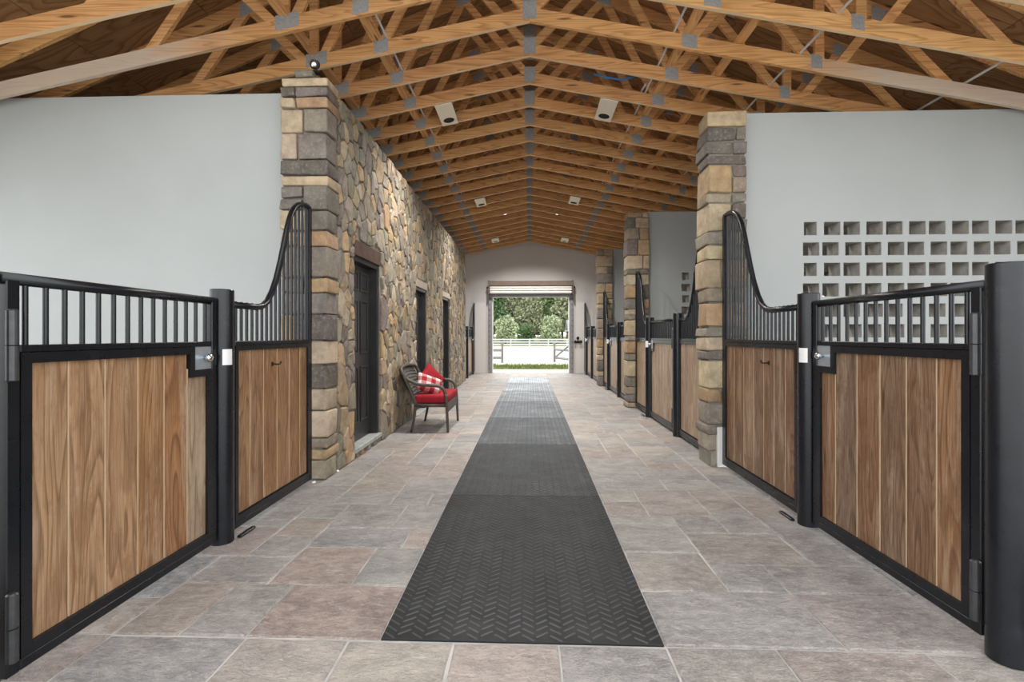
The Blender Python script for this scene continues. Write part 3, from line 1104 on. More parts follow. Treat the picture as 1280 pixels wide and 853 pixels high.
# ------------------------------------------------------------------ doors in the stone wall
def door(idx, a, b, z0, z1, lint, lint_h, label):
    t = thing('door_%d' % idx, label, 'door', (XS - 0.1, (a + b) / 2, z0), kind='structure')
    zt_ = z1 - lint_h
    xd = XS - 0.105
    part('lintel', G().box(XS - 0.19, XS + 0.012, a, b, zt_, z1 - 0.002, 0.006), lint, t)
    for yy in ((a, a + 0.06), (b - 0.06, b)):
        part('jamb', G().box(XS - 0.19, XS - 0.015, yy[0], yy[1], z0, zt_, 0.004), 'door_black', t)
    part('head', G().box(XS - 0.19, XS - 0.015, a + 0.06, b - 0.06, zt_ - 0.05, zt_, 0.004), 'door_black', t)
    part('sill', G().box(XS - 0.19, XS + 0.03, a - 0.0, b + 0.0, z0 - (0.035 if z0 > 0.05 else 0.0), z0 + 0.015, 0.006), 'sill_stone', t)
    ya_, yb_ = a + 0.062, b - 0.062
    za, zb = z0 + 0.017, zt_ - 0.052
    leaf = part('door_leaf', G().box(xd - 0.045, xd, ya_, yb_, za, zb, 0.003), 'door_black', t)
    w_ = yb_ - ya_
    H_ = zb - za
    for (h0, h1) in ((0.10, 0.42), (0.49, 0.80), (0.85, 0.96)):
        for (w0, w1) in ((0.13, 0.45), (0.55, 0.87)):
            y0_, y1_, q0, q1 = ya_ + w_ * w0, ya_ + w_ * w1, za + H_ * h0, za + H_ * h1
            g = G()
            e = 0.022       # moulding ring then raised field
            for (p0, p1, p2, p3) in ((y0_, y1_, q0, q0 + e), (y0_, y1_, q1 - e, q1), (y0_, y0_ + e, q0 + e, q1 - e), (y1_ - e, y1_, q0 + e, q1 - e)):
                g.box(xd, xd + 0.010, p0, p1, p2, p3, 0.004)
            g.box(xd, xd + 0.007, y0_ + 0.045, y1_ - 0.045, q0 + 0.045, q1 - 0.045, 0.005)
            part('door_panel', g, 'door_black', t)
    zk = za + 0.93
    part('door_knob', G().tube([(xd, ya_ + 0.07, zk), (xd + 0.03, ya_ + 0.07, zk), (xd + 0.04, ya_ + 0.07, zk), (xd + 0.065, ya_ + 0.07, zk), (xd + 0.07, ya_ + 0.07, zk)], [0.012, 0.012, 0.028, 0.028, 0.015], 12), 'bolt_dark', t, True)


door(1, *DOORS[0], 'rust_lintel', 0.17, 'black six-panel door under a rusty brown lintel, nearest in stone wall')
door(2, *DOORS[1], 'pale_lintel', 0.13, 'black door under a pale lintel, middle of the stone wall')
door(3, *DOORS[2], 'pale_lintel', 0.12, 'black door in the stone wall, farthest from the camera')

# ------------------------------------------------------------------ stall fronts
BAR = G().tube([(0, 0, 0), (0, 0, 1)], 0.0105, 10, False).mesh('bar', True)
ZM0, ZM1, ZB0, ZB1, ZT = 1.222, 1.285, 0.035, 0.095, 1.525
LW = [(0.47, 0.30, 0.165), (0.44, 0.275, 0.145), (0.43, 0.265, 0.14), (0.40, 0.215, 0.095), (0.37, 0.185, 0.08), (0.45, 0.34, 0.235)]
LPW = [(0.34, 0.185, 0.085), (0.36, 0.19, 0.09), (0.35, 0.185, 0.08), (0.38, 0.20, 0.09), (0.36, 0.18, 0.075)]
RW = [(0.29, 0.155, 0.082), (0.225, 0.14, 0.092), (0.28, 0.14, 0.07), (0.24, 0.145, 0.088), (0.255, 0.14, 0.08), (0.32, 0.17, 0.085)]
RPW = [(0.25, 0.13, 0.068), (0.225, 0.118, 0.06), (0.25, 0.135, 0.073), (0.215, 0.122, 0.07)]
FW_GLARE = [(0.40, 0.29, 0.20), (0.36, 0.255, 0.17), (0.42, 0.31, 0.215)]  # far stall planks, doorway glare painted into the pale colours


def post(X, y, label, plate_dir=None):
    t = thing('gate_post', label, 'post', (X, y, 0), 'round black steel posts of the stall fronts')
    r = 0.069
    put('post_tube', CACHE_POST, 'black_steel', t)
    put('post_cap', CACHE_CAP, 'black_steel', t)
    if plate_dir is not None:
        g = G()
        a0 = plate_dir
        n_ = 6
        vs = []
        for i in range(n_ + 1):
            a = a0 + (i / n_ - 0.5) * 0.85
            for z in (1.135, 1.235):
                for rr in (r + 0.0005, r + 0.003):
                    vs.append((rr * math.cos(a), rr * math.sin(a), z))
        fs = []
        for i in range(n_):
            k = i * 4
            fs += [(k + 1, k + 5, k + 7, k + 3), (k, k + 2, k + 6, k + 4), (k, k + 4, k + 5, k + 1), (k + 2, k + 3, k + 7, k + 6)]
        fs += [(0, 1, 3, 2), (n_ * 4, n_ * 4 + 2, n_ * 4 + 3, n_ * 4 + 1)]
        g.add(vs, fs)
        o = put('strike_plate', g.mesh(), 'lock_white', t)
        o['label'] = 'bright metal strike plate'
        # floor bolt at the foot
        sx = -1 if X > 0 else 1
        put('foot_bolt', G().box(0, sx * 0.03, 0.05, 0.22, 0.002, 0.018, 0.004).mesh(), 'black_steel', t, (sx * 0.065, 0, 0))
    return t


CACHE_POST = G().tube([(0, 0, 0), (0, 0, 1.612)], 0.069, 32, False).mesh('post', True)
CACHE_CAP = G().tube([(0, 0, 1.612), (0, 0, 1.616)], [0.069, 0.066], 32, True).mesh('cap')


def face_n(g, f_):
    a, b, c = (Vector(g.v[i]) for i in f_[:3])
    return (b - a).cross(c - a).normalized()


def planks(t, X, sx, ys, z0, z1, cols, ztops=None):
    for i in range(len(ys) - 1):
        a, b = ys[i], ys[i + 1]
        zt_ = ztops[i] if ztops else z1
        g = G().box(X - 0.016, X + 0.016, min(a, b) + 0.001, max(a, b) - 0.001, z0, zt_, 0.004)
        g.mi = [1 if 4 <= len(f_) and not any(abs(abs(q_) - 1) < 1e-3 for q_ in face_n(g, f_)) else 0 for f_ in g.f]
        cy_ = (a + b) / 2
        g.shift((-X, -cy_, -0.6))
        put('plank', g.mesh('plank'), ['plank_wood', 'plank_edge'], t, (X - t.location.x, cy_ - t.location.y, 0.6), jit(cols[i % len(cols)], 0.07))


def gate(X, yh, yl, label, ys=None, cols=FW_GLARE, nplank=6):
    """yh hinge side (near camera), yl latch side"""
    sx = -1 if X > 0 else 1           # towards the aisle
    t = thing('stall_gate', label, 'gate', (X, (yh + yl) / 2, 0.03), 'stall gates along the aisle')
    xa, xb = X - 0.022, X + 0.022
    part('hinge_stile', G().box(xa, xb, yh, yh + 0.05, ZB0, ZT + 0.01, 0.004), 'black_steel', t)
    part('latch_stile', G().box(xa, xb, yl - 0.045, yl, ZB0, ZT + 0.01, 0.004), 'black_steel', t)
    part('bottom_rail', G().box(xa, xb, yh + 0.05, yl - 0.045, ZB0, ZB0 + 0.045, 0.005), 'black_steel', t)
    part('middle_rail', G().box(xa, xb, yh + 0.05, yl - 0.045, ZM1 - 0.03, ZM1, 0.004), 'black_steel', t)
    part('top_rail', G().tube([(X, yh - 0.01, ZT + 0.012), (X, yl, ZT + 0.012)], 0.0235, 14), 'black_steel', t, True)
    # mitred inner trim, proud of the planks on the aisle side
    ya_, yb_ = yh + 0.05, yl - 0.045
    za, zb = ZB0 + 0.045, ZM1 - 0.03
    w_ = 0.042
    xo = X + sx * 0.024
    x0, x1 = sorted((xo, xo - sx * 0.046))
    lw, lz = 0.19, zb - 0.135          # latch pocket
    pl_ = [('trim_strip', [(ya_, za), (yb_, za), (yb_ - w_, za + w_), (ya_ + w_, za + w_)]),
           ('trim_strip', [(ya_, za), (ya_ + w_, za + w_), (ya_ + w_, zb - w_), (ya_, zb)]),
           ('trim_strip', [(ya_, zb), (ya_ + w_, zb - w_), (yb_ - lw, zb - w_), (yb_ - lw + w_ * .9, zb)]),
           ('trim_strip', [(yb_ - lw, zb - w_), (yb_ - lw, lz - w_), (yb_ - lw + w_ * .9, lz), (yb_ - lw + w_ * .9, zb)]),
           ('trim_strip', [(yb_ - lw, lz - w_), (yb_, lz - w_), (yb_, lz), (yb_ - lw + w_ * .9, lz)]),
           ('trim_strip', [(yb_, za), (yb_, lz - w_), (yb_ - w_, lz - w_), (yb_ - w_, za + w_)])]
    for nm, poly in pl_:
        part(nm, G().prism(poly, 0, x0, x1), 'black_steel', t)
    xp_ = X + sx * 0.012
    part('latch_plate', G().box(xp_ - 0.003, xp_ + 0.003, yb_ - lw + w_ * .9, yb_, lz, zb), 'plate_steel', t)['label'] = 'bluish steel latch plate'
    yk, zk = yb_ - 0.065, (lz + zb) / 2
    part('latch_knob', G().tube([(xp_, yk, zk), (xp_ + sx * .022, yk, zk), (xp_ + sx * .026, yk, zk), (xp_ + sx * .038, yk, zk), (xp_ + sx * .05, yk, zk), (xp_ + sx * .055, yk, zk)], [.010, .010, .020, .026, .020, .006], 14), 'chrome', t, True)['label'] = 'chrome latch knob'
    part('latch_bolt', G().box(xp_, xp_ + sx * 0.02, yk + 0.02, yb_ + 0.03, zk - 0.012, zk + 0.012, 0.003), 'black_steel', t)
    # planks
    if ys is None:
        ys = [ya_ + w_ * .6 + (yb_ - ya_ - w_ * 1.2) * i / nplank for i in range(nplank + 1)]
    zt_ = [zb - 0.01] * (len(ys) - 1)
    # planks under the latch pocket are shorter
    yq = yb_ - lw + 0.012
    ys2, zt2, cc = [ys[0]], [], []
    for i in range(len(ys) - 1):
        if ys[i] < yq - 0.03 < ys[i + 1] - 0.03 and ys[i + 1] - yq > 0.02 and yq - ys[i] > 0.03 and abs(ys[i + 1] - yq) > 0.045:
            ys2 += [yq, ys[i + 1]]
            zt2 += [zb - 0.01, lz - 0.02]
            cc += [cols[i % len(cols)]] * 2
        else:
            ys2.append(ys[i + 1])
            zt2.append(lz - 0.02 if (ys[i] + ys[i + 1]) / 2 > yq else zb - 0.01)
            cc.append(cols[i % len(cols)])
    planks(t, X - sx * 0.008, sx, ys2, za + 0.01, zb, cc, zt2)
    # bars
    nb = 14
    for i in range(nb):
        y = yh + 0.05 + (yl - yh - 0.095) * (i + 0.45) / (nb - 0.1)
        put('bar', BAR, 'black_steel', t, (0, y - t.location.y, ZM1 - 0.03), scale=(1, 1, ZT + 0.01 - ZM1))
    # hinges on the aisle side
    for z0, z1 in ((1.15, 1.42), (0.10, 0.36)):
        xh, yy = X + sx * 0.042, yh + 0.002
        h = part('hinge', G().tube([(xh, yy, z0), (xh, yy, z0 + .004), (xh, yy, (z0 + z1) / 2 - .003)], [.014, .019, .019], 16).tube([(xh, yy, (z0 + z1) / 2 + .001), (xh, yy, z1 - .006), (xh, yy, z1)], [.019, .019, .013], 16), 'hinge_steel', t)
    return t


CURVE = [(0.0, 2.462), (0.05, 2.468), (0.12, 2.462), (0.20, 2.44), (0.27, 2.395), (0.335, 2.32), (0.39, 2.20), (0.44, 2.06), (0.50, 1.90), (0.56, 1.765), (0.62, 1.66), (0.69, 1.578), (0.76, 1.538), (0.84, 1.526)]


def curve_z(t_):
    if t_ >= CURVE[-1][0]:
        return CURVE[-1][1]
    for (a, za), (b, zb) in zip(CURVE[:-1], CURVE[1:]):
        if a <= t_ <= b:
            return za + (zb - za) * (t_ - a) / (b - a)
    return CURVE[0][1]


def panel(X, ypost, ypier, label, ys=None, cols=FW_GLARE, nplank=5, stretch=1.0, hook=None, zadd=0.0):
    """fixed front section with swan-neck grille rising to the pier side"""
    sx = -1 if X > 0 else 1
    dr = 1 if ypier > ypost else -1
    t = thing('stall_screen', label, 'screen', (X, (ypost + ypier) / 2, 0.03), 'fixed stall panels with swan-neck grilles')
    xa, xb = X - 0.022, X + 0.022
    E = lambda y: ypier - dr * y          # distance from the pier -> y
    part('wall_stile', G().box(xa, xb, E(0), E(0.045), ZB0, 2.455 + zadd, 0.004), 'black_steel', t)
    part('post_stile', G().box(xa, xb, ypost, ypost + dr * 0.03, ZB0, ZT, 0.004), 'black_steel', t)
    part('bottom_rail', G().box(xa, xb, ypost + dr * .03, E(.045), ZB0, ZB0 + 0.045, 0.005), 'black_steel', t)
    part('middle_rail', G().box(xa, xb, ypost + dr * .03, E(.045), ZM1 - 0.03, ZM1, 0.004), 'black_steel', t)
    ya_, yb_ = sorted((ypost + dr * 0.03, E(0.045)))
    za, zb = ZB0 + 0.045, ZM1 - 0.03
    w_ = 0.034
    xo = X + sx * 0.024
    x0, x1 = sorted((xo, xo - sx * 0.046))
    for poly in ([(ya_, za), (yb_, za), (yb_ - w_, za + w_), (ya_ + w_, za + w_)], [(ya_, za), (ya_ + w_, za + w_), (ya_ + w_, zb - w_), (ya_, zb)],
                 [(ya_, zb), (ya_ + w_, zb - w_), (yb_ - w_, zb - w_), (yb_, zb)], [(yb_, za), (yb_, zb), (yb_ - w_, zb - w_), (yb_ - w_, za + w_)]):
        part('trim_strip', G().prism(poly, 0, x0, x1), 'black_steel', t)
    if ys is None:
        ys = [ya_ + w_ * .5 + (yb_ - ya_ - w_) * i / nplank for i in range(nplank + 1)]
    planks(t, X - sx * 0.008, sx, ys, za + 0.01, zb - 0.01, cols)
    L = abs(ypier - ypost)
    cz_ = lambda d: curve_z(d / stretch) + zadd * max(0, min(1, (curve_z(d / stretch) - 1.526) / 0.94))
    pts_ = []
    for i in range(40):
        d = 0.84 * stretch * i / 39
        if d < L - 0.01:
            pts_.append((X, E(d + 0.012), cz_(d)))
    pts_.append((X, ypost, 1.526))
    part('top_rail', G().tube(pts_, 0.0225, 14), 'black_steel', t, True)
    nb = max(6, int((L - 0.08) / 0.062))
    for i in range(nb):
        d = 0.045 + (L - 0.08) * (i + 0.5) / nb
        put('bar', BAR, 'black_steel', t, (0, E(d) - t.location.y, ZM1 - 0.03), scale=(1, 1, cz_(d) - 0.005 - (ZM1 - 0.03)))
    if hook:
        hx = X + sx * 0.008
        y, z = hook
        part('tie_hook', G().tube([(hx, y, z), (hx + sx * .02, y, z), (hx + sx * .035, y + .012, z - .003), (hx + sx * .04, y + .04, z + .0), (hx + sx * .04, y + .055, z + .016)], 0.006, 8).box(hx, hx + sx * 0.004, y - .012, y + .012, z - .016, z + .016, 0.0), 'hole_black', t)
    return t


# left stall, near
post(XL, 1.62, 'black round steel post at the left picture edge carrying gate hinges')
gate(XL, 1.732, 2.945, 'nearest left stall gate with golden vertical planks and grille', [1.81, 1.987, 2.165, 2.352, 2.526, 2.701, 2.882], LW)
post(XL, 3.03, 'black round post between the left gate and its curved panel', plate_dir=-0.55)
panel(XL, 3.105, 4.265, 'left swan-neck grille panel with brown planks against the stone corner', [3.15, 3.325, 3.498, 3.689, 3.876, 4.06, 4.21], LPW, hook=(3.62, 1.105), zadd=0.0)
# left far stall
panel(XL, 14.93, 13.97, 'far left grille panel just past the stone wall end', nplank=5)
post(XL, 15.0, 'far left round post just past the stone wall end')
gate(XL, 15.09, 16.40, 'far left stall gate near the end wall')
post(XL, 16.48, 'far left round post nearest the end wall')
panel(XL, 16.56, 17.17, 'far left swan-neck panel touching the end wall', nplank=3, stretch=0.62)
# right stalls
post(XR, 2.045, 'thick black round post at the right picture edge with gate hinges')
gate(XR, 2.14, 3.37, 'nearest right stall gate with reddish brown planks and grille', [2.215, 2.38, 2.566, 2.753, 2.942, 3.144, 3.30], RW[::-1])
post(XR, 3.455, 'black round post between the nearest right gate and curved panel', plate_dir=math.pi + 0.55)
panel(XR, 3.53, 4.915, 'right swan-neck grille panel with brown planks before first pier', [3.575, 3.747, 3.915, 4.085, 4.27, 4.46, 4.66, 4.86], RPW, hook=(4.0, 1.10), stretch=1.12, zadd=0.055)
STALLS = [(5.29, 6.42, 7.93, 8.90, 'second'), (9.27, 10.49, 11.86, 12.77, 'third'), (13.15, 15.0, 16.4, 17.17, 'last')]
for (a, p1, p2, b, w_) in STALLS:
    panel(XR, p1 - 0.075, a, 'near grille panel of the %s right stall, behind the pier' % w_, cols=FW_GLARE, nplank=6)
    post(XR, p1, 'near round hinge post of the %s right stall' % w_)
    gate(XR, p1 + 0.095, p2 - 0.085, 'glare-washed plank stall gate of the %s right stall' % w_, cols=FW_GLARE, nplank=7)
    post(XR, p2, 'far round latch post of the %s right stall' % w_, plate_dir=math.pi + 0.55)
    panel(XR, p2 + 0.075, b, 'far swan-neck grille panel of the %s right stall' % w_, cols=FW_GLARE, nplank=5, stretch=0.9 if b < 17 else 0.75)

# ------------------------------------------------------------------ far roll-up door
t = thing('roll_up_door', 'raised white roll-up door above the far doorway', 'door', (0.04, YEND - 0.1, 0))
for xa, xb in ((DX0 - 0.15, DX0 - 0.02), (DX1 + 0.02, DX1 + 0.15)):
    tr = part('track', G().box(xa, xb, YEND - 0.07, YEND - 0.002, 0, 2.78, 0.006), 'track_grey', t)
    g0 = G().tube([(0, 0, 0), (0, -0.012, 0)], 0.018, 8).mesh('bolt')
    for k in range(14):
        put('bolt', g0, 'bolt_dark', tr, ((xa if xa < 0 else xb - 0.0) - 0.04 + (0.075 if xa < 0 else 0.005), YEND - 0.071 - t.location.y, 0.15 + k * 0.19))
        tr.children[-1].location.x -= t.location.x
part('header_bar', G().box(DX0 - 0.1, DX1 + 0.1, YEND - 0.12, YEND - 0.002, 2.70, 2.775, 0.006), 'track_grey', t)
for k in range(3):
    z = 2.80 + k * 0.09
    part('curtain_slat', G().box(DX0 - 0.09, DX1 + 0.09, YEND - 0.33 - 0.015 * (k == 1), YEND - 0.10, z, z + 0.082, 0.025), 'white_curtain', t)
part('hood', G().prism([(YEND - 0.36, 3.07), (YEND - 0.004, 3.07), (YEND - 0.004, 3.24), (YEND - 0.30, 3.24), (YEND - 0.36, 3.18)], 0, DX0 - 0.10, DX1 + 0.10), 'hood_brown', t)
for xa in (DX0 - 0.135, DX1 + 0.10):
    br = part('end_bracket', G().box(xa, xa + 0.035, YEND - 0.38, YEND - 0.004, 2.76, 3.26, 0.004), 'hood_brown', t)
    xs = xa - 0.07 if xa < 0 else xa + 0.035
    part('axle_stub', G().tube([(xs, YEND - 0.2, 3.02), (xs + 0.07, YEND - 0.2, 3.02)], 0.03, 10), 'bolt_dark', t, True)

# hose bracket on the end wall
t = thing('hose_bracket', 'black wall bracket with three knobs right of the far doorway', 'bracket', (1.70, YEND - 0.02, 1.12))
part('backplate', G().box(1.58, 1.84, YEND - 0.03, YEND - 0.002, 1.06, 1.13, 0.006), 'hole_black', t)
for x, z in ((1.61, 1.11), (1.70, 1.24), (1.80, 1.11)):
    part('knob', G().tube([(x, YEND - 0.02, z), (x, YEND - 0.06, z), (x, YEND - 0.10, z), (x, YEND - 0.12, z)], [0.02, 0.03, 0.055, 0.03], 10), 'hole_black', t, True)
part('arm', G().box(1.685, 1.715, YEND - 0.03, YEND - 0.004, 1.12, 1.26, 0.004), 'hole_black', t)

# ------------------------------------------------------------------ wicker seat with cushions
CX, CY = -1.345, 7.0
ch = thing('wicker_chair', 'wide dark wicker armchair with red cushions by the stone wall', 'chair', (CX, CY, 0))


def lpart(name, g, mat, smooth=True, parent=ch):
    return put(name, g.mesh(name, smooth), mat, parent)


def smooth_path(pts_, n_=24):
    """Catmull-Rom"""
    P = [Vector(p) for p in pts_]
    P = [P[0] * 2 - P[1]] + P + [P[-1] * 2 - P[-2]]
    out = []
    seg = len(P) - 3
    for i in range(n_ + 1):
        u = i / n_ * seg
        k = min(int(u), seg - 1)
        f_ = u - k
        a, b, c, d = P[k:k + 4]
        out.append(0.5 * ((2 * b) + (c - a) * f_ + (2 * a - 5 * b + 4 * c - d) * f_ ** 2 + (3 * b - a - 3 * c + d) * f_ ** 3))
    return out


HWd = 0.455
for s_ in (-1, 1):
    lpart('leg', G().tube(smooth_path([(0.235, s_ * HWd, 0), (0.225, s_ * HWd, 0.2), (0.215, s_ * HWd, 0.4), (0.20, s_ * HWd, 0.52)], 10), [0.017 + 0.006 * i / 10 for i in range(11)], 10), 'wicker_frame')
    lpart('leg', G().tube(smooth_path([(-0.275, s_ * 0.43, 0), (-0.235, s_ * 0.43, 0.2), (-0.215, s_ * 0.43, 0.4)], 10), [0.016 + 0.006 * i / 10 for i in range(11)], 10), 'wicker_frame')
    lpart('arm', G().tube(smooth_path([(0.20, s_ * HWd, 0.50), (0.185, s_ * HWd, 0.575), (0.12, s_ * (HWd + .01), 0.63), (0.0, s_ * (HWd + .015), 0.645), (-0.15, s_ * (HWd + .01), 0.655), (-0.28, s_ * HWd, 0.70), (-0.345, s_ * 0.44, 0.735)], 24), 0.023, 10), 'wicker_frame')
lpart('back_frame', G().tube(smooth_path([(-0.215, -0.43, 0.38), (-0.28, -0.44, 0.56), (-0.37, -0.44, 0.76), (-0.425, -0.40, 0.86), (-0.445, -0.25, 0.885), (-0.455, 0, 0.895), (-0.445, 0.25, 0.885), (-0.425, 0.40, 0.86), (-0.37, 0.44, 0.76), (-0.28, 0.44, 0.56), (-0.215, 0.43, 0.38)], 48), 0.024, 10), 'wicker_frame')
# woven back: curved slab
g = G()
nu, nv = 14, 12
for layer in (0, 1):
    for j in range(nv + 1):
        v_ = j / nv
        for i in range(nu + 1):
            u = i / nu * 2 - 1
            hw = 0.425 - 0.04 * v_
            z = 0.40 + 0.475 * v_ - 0.02 * u * u * v_
            x = -0.225 - 0.225 * v_ ** 0.95 - 0.03 * (1 - u * u) - layer * 0.014
            g.v.append((x, u * hw, z))
M1 = (nu + 1) * (nv + 1)
for j in range(nv):
    for i in range(nu):
        a = j * (nu + 1) + i
        g.f.append((a, a + 1, a + nu + 2, a + nu + 1))
        g.f.append((M1 + a, M1 + a + nu + 1, M1 + a + nu + 2, M1 + a + 1))
        g.mi += [0, 0]
lpart('woven_back', g, 'weave')
for k in range(9):        # raised rush bands across the back
    v_ = 0.2 + 0.75 * k / 8
    ptsb = []
    for i in range(13):
        u = i / 12 * 2 - 1
        ptsb.append((-0.225 - 0.225 * v_ ** 0.95 - 0.03 * (1 - u * u) + 0.004, u * (0.42 - 0.04 * v_), 0.40 + 0.475 * v_ - 0.02 * u * u * v_))
    lpart('rush_band', G().tube(ptsb, 0.008, 6), 'weave')
lpart('seat_deck', G().box(-0.22, 0.215, -0.44, 0.44, 0.345, 0.385, 0.01), 'weave', False)
lpart('front_apron', G().box(0.195, 0.225, -0.435, 0.435, 0.26, 0.40, 0.01), 'weave', False)
for s_ in (-1, 1):
    lpart('side_rail', G().tube([(0.2, s_ * 0.445, 0.365), (-0.215, s_ * 0.435, 0.365)], 0.02, 8), 'wicker_frame')


def pillow_geo(a, b, th, n_=14, power=2.6):
    """cushion in the yz plane, thickness along x"""
    g_ = G()
    for side in (1, -1):
        for j in range(n_ + 1):
            for i in range(n_ + 1):
                u, w = i / n_ * 2 - 1, j / n_ * 2 - 1
                pr_ = max(0.0, (1 - abs(u) ** power) * (1 - abs(w) ** power)) ** 0.5
                k1 = 1 - 0.07 * (1 - abs(u)) * abs(w) ** 3 * 1.0
                k2 = 1 - 0.07 * (1 - abs(w)) * abs(u) ** 3 * 1.0
                g_.v.append((side * th / 2 * pr_, u * a / 2 * k2, w * b / 2 * k1))
    m_ = (n_ + 1) ** 2
    for j in range(n_):
        for i in range(n_):
            q = j * (n_ + 1) + i
            g_.f.append((q, q + 1, q + n_ + 2, q + n_ + 1))
            g_.f.append((m_ + q, m_ + q + n_ + 1, m_ + q + n_ + 2, m_ + q + 1))
            g_.mi += [0, 0]
    return g_


def welded(g_):
    me_ = g_.mesh('cushion', True)
    bm = bmesh.new()
    bm.from_mesh(me_)
    bmesh.ops.remove_doubles(bm, verts=bm.verts, dist=0.0008)
    bmesh.ops.recalc_face_normals(bm, faces=bm.faces)
    bm.to_mesh(me_)
    bm.free()
    me_.polygons.foreach_set('use_smooth', [True] * len(me_.polygons))
    return me_


sc_ = thing('seat_cushion', 'thick red seat cushion lying on the wicker chair', 'cushion', (CX - 0.005, CY, 0.385))
bm = bmesh.new()
bmesh.ops.create_cube(bm, size=1)
for q in bm.verts:
    q.co = Vector((q.co.x * 0.47, q.co.y * 0.85, q.co.z * 0.120 + 0.063))
bmesh.ops.bevel(bm, geom=bm.edges[:], offset=0.045, segments=4, profile=0.6, affect='EDGES')
me = bpy.data.meshes.new('cushion_body')
bm.to_mesh(me)
bm.free()
me.polygons.foreach_set('use_smooth', [True] * len(me.polygons))
put('cushion_body', me, 'cushion_red', sc_)
cord = []
for i in range(41):
    a = 2 * math.pi * i / 40
    ca, sa = math.cos(a), math.sin(a)
    cord.append((0.222 * math.copysign(abs(ca) ** 0.25, ca), 0.412 * math.copysign(abs(sa) ** 0.25, sa), 0.110))
put('piping', G().tube(cord, 0.006, 6).mesh(smooth=True), 'cushion_red', sc_)
p1 = thing('throw_pillow', 'plain red square throw pillow leaning on one corner', 'pillow', (CX - 0.11, CY + 0.10, 0.685), 'pillows on the wicker chair')
p1.rotation_mode = 'XYZ'
p1.rotation_euler = (math.radians(40), math.radians(-22), math.radians(-42))
put('pillow_body', welded(pillow_geo(0.36, 0.36, 0.13)), 'cushion_red', p1)
p2 = thing('throw_pillow', 'red and white plaid throw pillow at the near side of chair', 'pillow', (CX - 0.07, CY - 0.22, 0.635), 'pillows on the wicker chair')
p2.rotation_euler = (math.radians(-24), math.radians(-30), math.radians(-48))
put('pillow_body', welded(pillow_geo(0.38, 0.28, 0.12)), 'plaid', p2)

# ------------------------------------------------------------------ outside the doorway
def rail_fence(name, label, cat, posts, h, rails, y, mat, pw=0.12, group=None):
    t = thing(name, label, cat, (sum(posts) / len(posts), y, -0.03), group)
    for x in posts:
        part('post', G().box(x - pw / 2, x + pw / 2, y - pw / 2, y + pw / 2, -0.03, h, 0.008), mat, t)
    for z in rails:
        part('rail', G().box(min(posts), max(posts), y - pw / 2 - 0.03, y - pw / 2, z - 0.07, z + 0.07, 0.006), mat, t)
    return t


rail_fence('paddock_fence', 'weathered two-rail wooden fence left of the yard opening', 'fence', [-1.36, -3.7, -6.0, -8.3], 1.0, [0.60, 0.22], 24.1, 'fence_grey')
t = thing('farm_gate', 'weathered open wooden farm gate with diagonal brace, right side', 'gate', (2.0, 24.5, -0.03))
for x, y in ((1.28, 24.95), (1.92, 23.0)):
    part('gate_post', G().box(x - .06, x + .06, y - .06, y + .06, -0.03, 0.98, 0.008), 'fence_grey', t)
for z in (0.20, 0.62):
    part('gate_rail', G().tube([(1.30, 24.9, z), (1.92, 23.0, z)], 0.06, 4), 'fence_grey', t)
part('gate_brace', G().tube([(1.30, 24.9, 0.2), (1.92, 23.0, 0.9)], 0.055, 4), 'fence_grey', t)
rail_fence('paddock_fence', 'weathered two-rail wooden fence right of the farm gate', 'fence', [2.1, 4.2, 6.5], 0.98, [0.62, 0.22], 22.6, 'fence_grey')
rail_fence('white_fence', 'long white three-rail fence across the far side of gravel', 'fence', [-24 + 2.4 * i for i in range(21)], 0.95, [0.85, 0.53, 0.22], 62, 'fence_white')


def leaf_blob(g_, c, r3, n_, size, r):
    for _ in range(n_):
        th, ph = r.uniform(0, 6.283), math.acos(r.uniform(-1, 1))
        rr = r.uniform(0.55, 1.05) ** 0.6
        p = Vector((c[0] + r3[0] * rr * math.sin(ph) * math.cos(th), c[1] + r3[1] * rr * math.sin(ph) * math.sin(th), c[2] + r3[2] * rr * math.cos(ph)))
        a = Vector((r.uniform(-1, 1), r.uniform(-1, 1), r.uniform(-1, 1))).normalized()
        b = a.cross(Vector((r.uniform(-1, 1), r.uniform(-1, 1), r.uniform(-1, 1)))).normalized()
        s_ = size * r.uniform(0.6, 1.3)
        g_.add([p - a * s_, p + b * s_ * 0.55, p + a * s_, p - b * s_ * 0.55], [(0, 1, 2, 3)])


def tree(name, label, x, y, h, w, mat, r, bush=False, nb=14, nl=150, group=None):
    t = thing(name, label, 'bush' if bush else 'tree', (x, y, -0.02), group)
    part('trunk', G().tube([(x, y, -0.05), (x + .1, y, h * 0.3), (x - .1, y + .1, h * 0.6), (x, y, h * 0.85)], [w * .045, w * .04, w * .028, w * .01], 8), 'bark', t, True)
    g_ = G()
    for i in range(nb):
        if bush:
            zc = h * (0.15 + 0.7 * (i + 0.5) / nb)
            rad = w * 0.5 * math.sin(math.pi * min(1, 0.25 + 0.75 * zc / h)) ** 0.7
            sz = w * 0.24
        else:
            zc = h * (0.22 + 0.72 * (i + 0.5) / nb)
            rad = w * 0.5 * math.sin(math.pi * min(1, 0.12 + 0.85 * zc / h)) ** 0.6
            sz = w * 0.26
        a = i * 2.4 + r.uniform(-.4, .4)
        d = rad * r.uniform(0.15, 0.75)
        leaf_blob(g_, (x + d * math.cos(a), y + d * math.sin(a), zc), (sz, sz, sz * 0.8), nl, h * 0.034 if not bush else h * 0.045, r)
    g_.shift((-x, -y, 0.02))
    put('crown', mesh_from(g_.v, g_.f, 'crown'), mat, t)
    return t


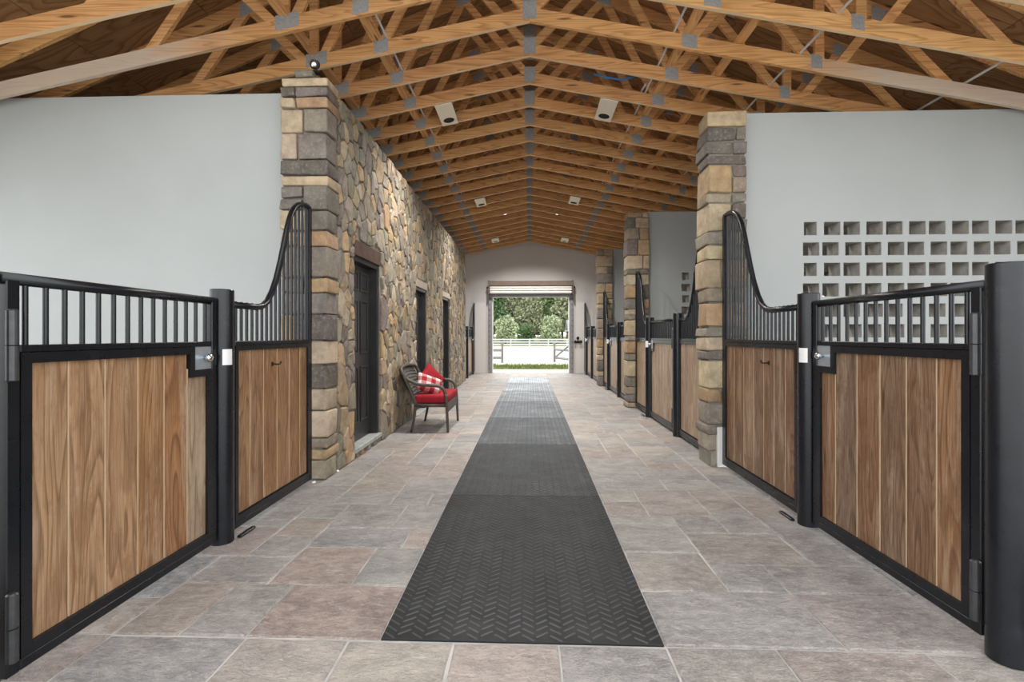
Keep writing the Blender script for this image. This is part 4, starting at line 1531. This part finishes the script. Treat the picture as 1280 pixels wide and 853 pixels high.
rt = random.Random(3)
tree('round_bush', 'pale round leafy bush at the left behind the white fence', -3.9, 78, 4.6, 4.2, 'leaf_grey', rt, True, 22, 150, group='round bushes behind the white fence')
tree('round_bush', 'pale round leafy bush at the right behind the white fence', 3.5, 80, 4.8, 4.0, 'leaf_grey', rt, True, 22, 150, group='round bushes behind the white fence')
TREES = [(-15.5, 100, 13, 6.4, 'leaf_mid', 'green tree farthest left in the front row'), (-7.6, 99, 11.5, 6.4, 'leaf_dark', 'dark green tree behind the left round bush'), (0.2, 101, 9.5, 6.2, 'leaf_olive', 'olive grey tree standing between the two bushes'),
         (8.0, 100, 13, 6.4, 'leaf_olive', 'olive tree right of the right bush near the house'), (15.8, 101, 14, 6.4, 'leaf_mid', 'green tree farthest right in the front row'),
         (-11.6, 112, 14, 6.4, 'leaf_mid', 'green tree at left in the middle row'), (-3.8, 113, 13, 6.4, 'leaf_olive', 'olive tree left of centre in the middle row'), (4.0, 112, 15, 6.4, 'leaf_mid', 'tall mid green tree behind the right round bush'), (11.8, 113, 15, 6.4, 'leaf_dark', 'dark tree at right in the middle row'),
         (-8.0, 125, 16, 7.0, 'leaf_mid', 'tall tree at left in the back row'), (0.2, 126, 14, 7.0, 'leaf_dark', 'dark tree at centre in the back row'), (8.4, 125, 18, 7.0, 'leaf_olive', 'tall olive tree at right in the back row')]
for x, y, h, w, m, lab in TREES:
    tree('field_tree', lab, x, y, h, w, m, rt, nb=30, nl=170, group='trees beyond the field')
# understorey shrubs close the view between trunks
for i, x in enumerate([-13.6, -9.3, -5.0, -0.7, 3.6, 7.9, 12.2, 16.5]):
    tree('shrub', 'low dark green shrub under the trees, %s from the left' % ORD[i], x, 90, 3.6, 3.7, 'leaf_dark' if i % 2 else 'leaf_olive', rt, True, 14, 260, 'low shrubs under the trees')
t = thing('brick_house', 'small red brick house with grey roof at right edge of view', 'house', (12.0, 82, -0.02))
part('wall', G().box(6.5, 13.3, 79, 85, -0.05, 2.2), 'house_brick', t)
part('roof', G().prism([(78.7, 2.15), (85.3, 2.15), (82, 4.0)], 0, 6.2, 13.6), 'house_roof', t)
part('gable_trim', G().box(6.15, 6.3, 78.6, 85.4, 2.05, 2.25), 'fence_white', t)
wn = part('window', G().box(8.2, 9.2, 78.93, 79.01, 0.8, 1.7), 'fence_white', t)
put('pane', G().box(8.28, 9.12, 78.9, 78.94, 0.88, 1.62).shift((-12.0, -82, 0.02)).mesh(), 'hole_black', wn)

# two white pebbles left on the paving by the stone corner
for x, y, lab in ((-1.86, 4.62, 'small white pebble on the paving nearer the stone wall'), (-1.93, 4.26, 'small white pebble on the paving before the stone corner')):
    g_ = G().tube([(0, 0, 0), (0, 0, 0.006), (0, 0, 0.014), (0, 0, 0.019)], [0.012, 0.020, 0.016, 0.005], 9)
    o = put('pebble', g_.mesh(smooth=True), 'lock_white', None, (x, y, 0.001), rot=(0, 0, x * 9))
    tag(o, lab, 'pebble', 'white pebbles by the stone corner')
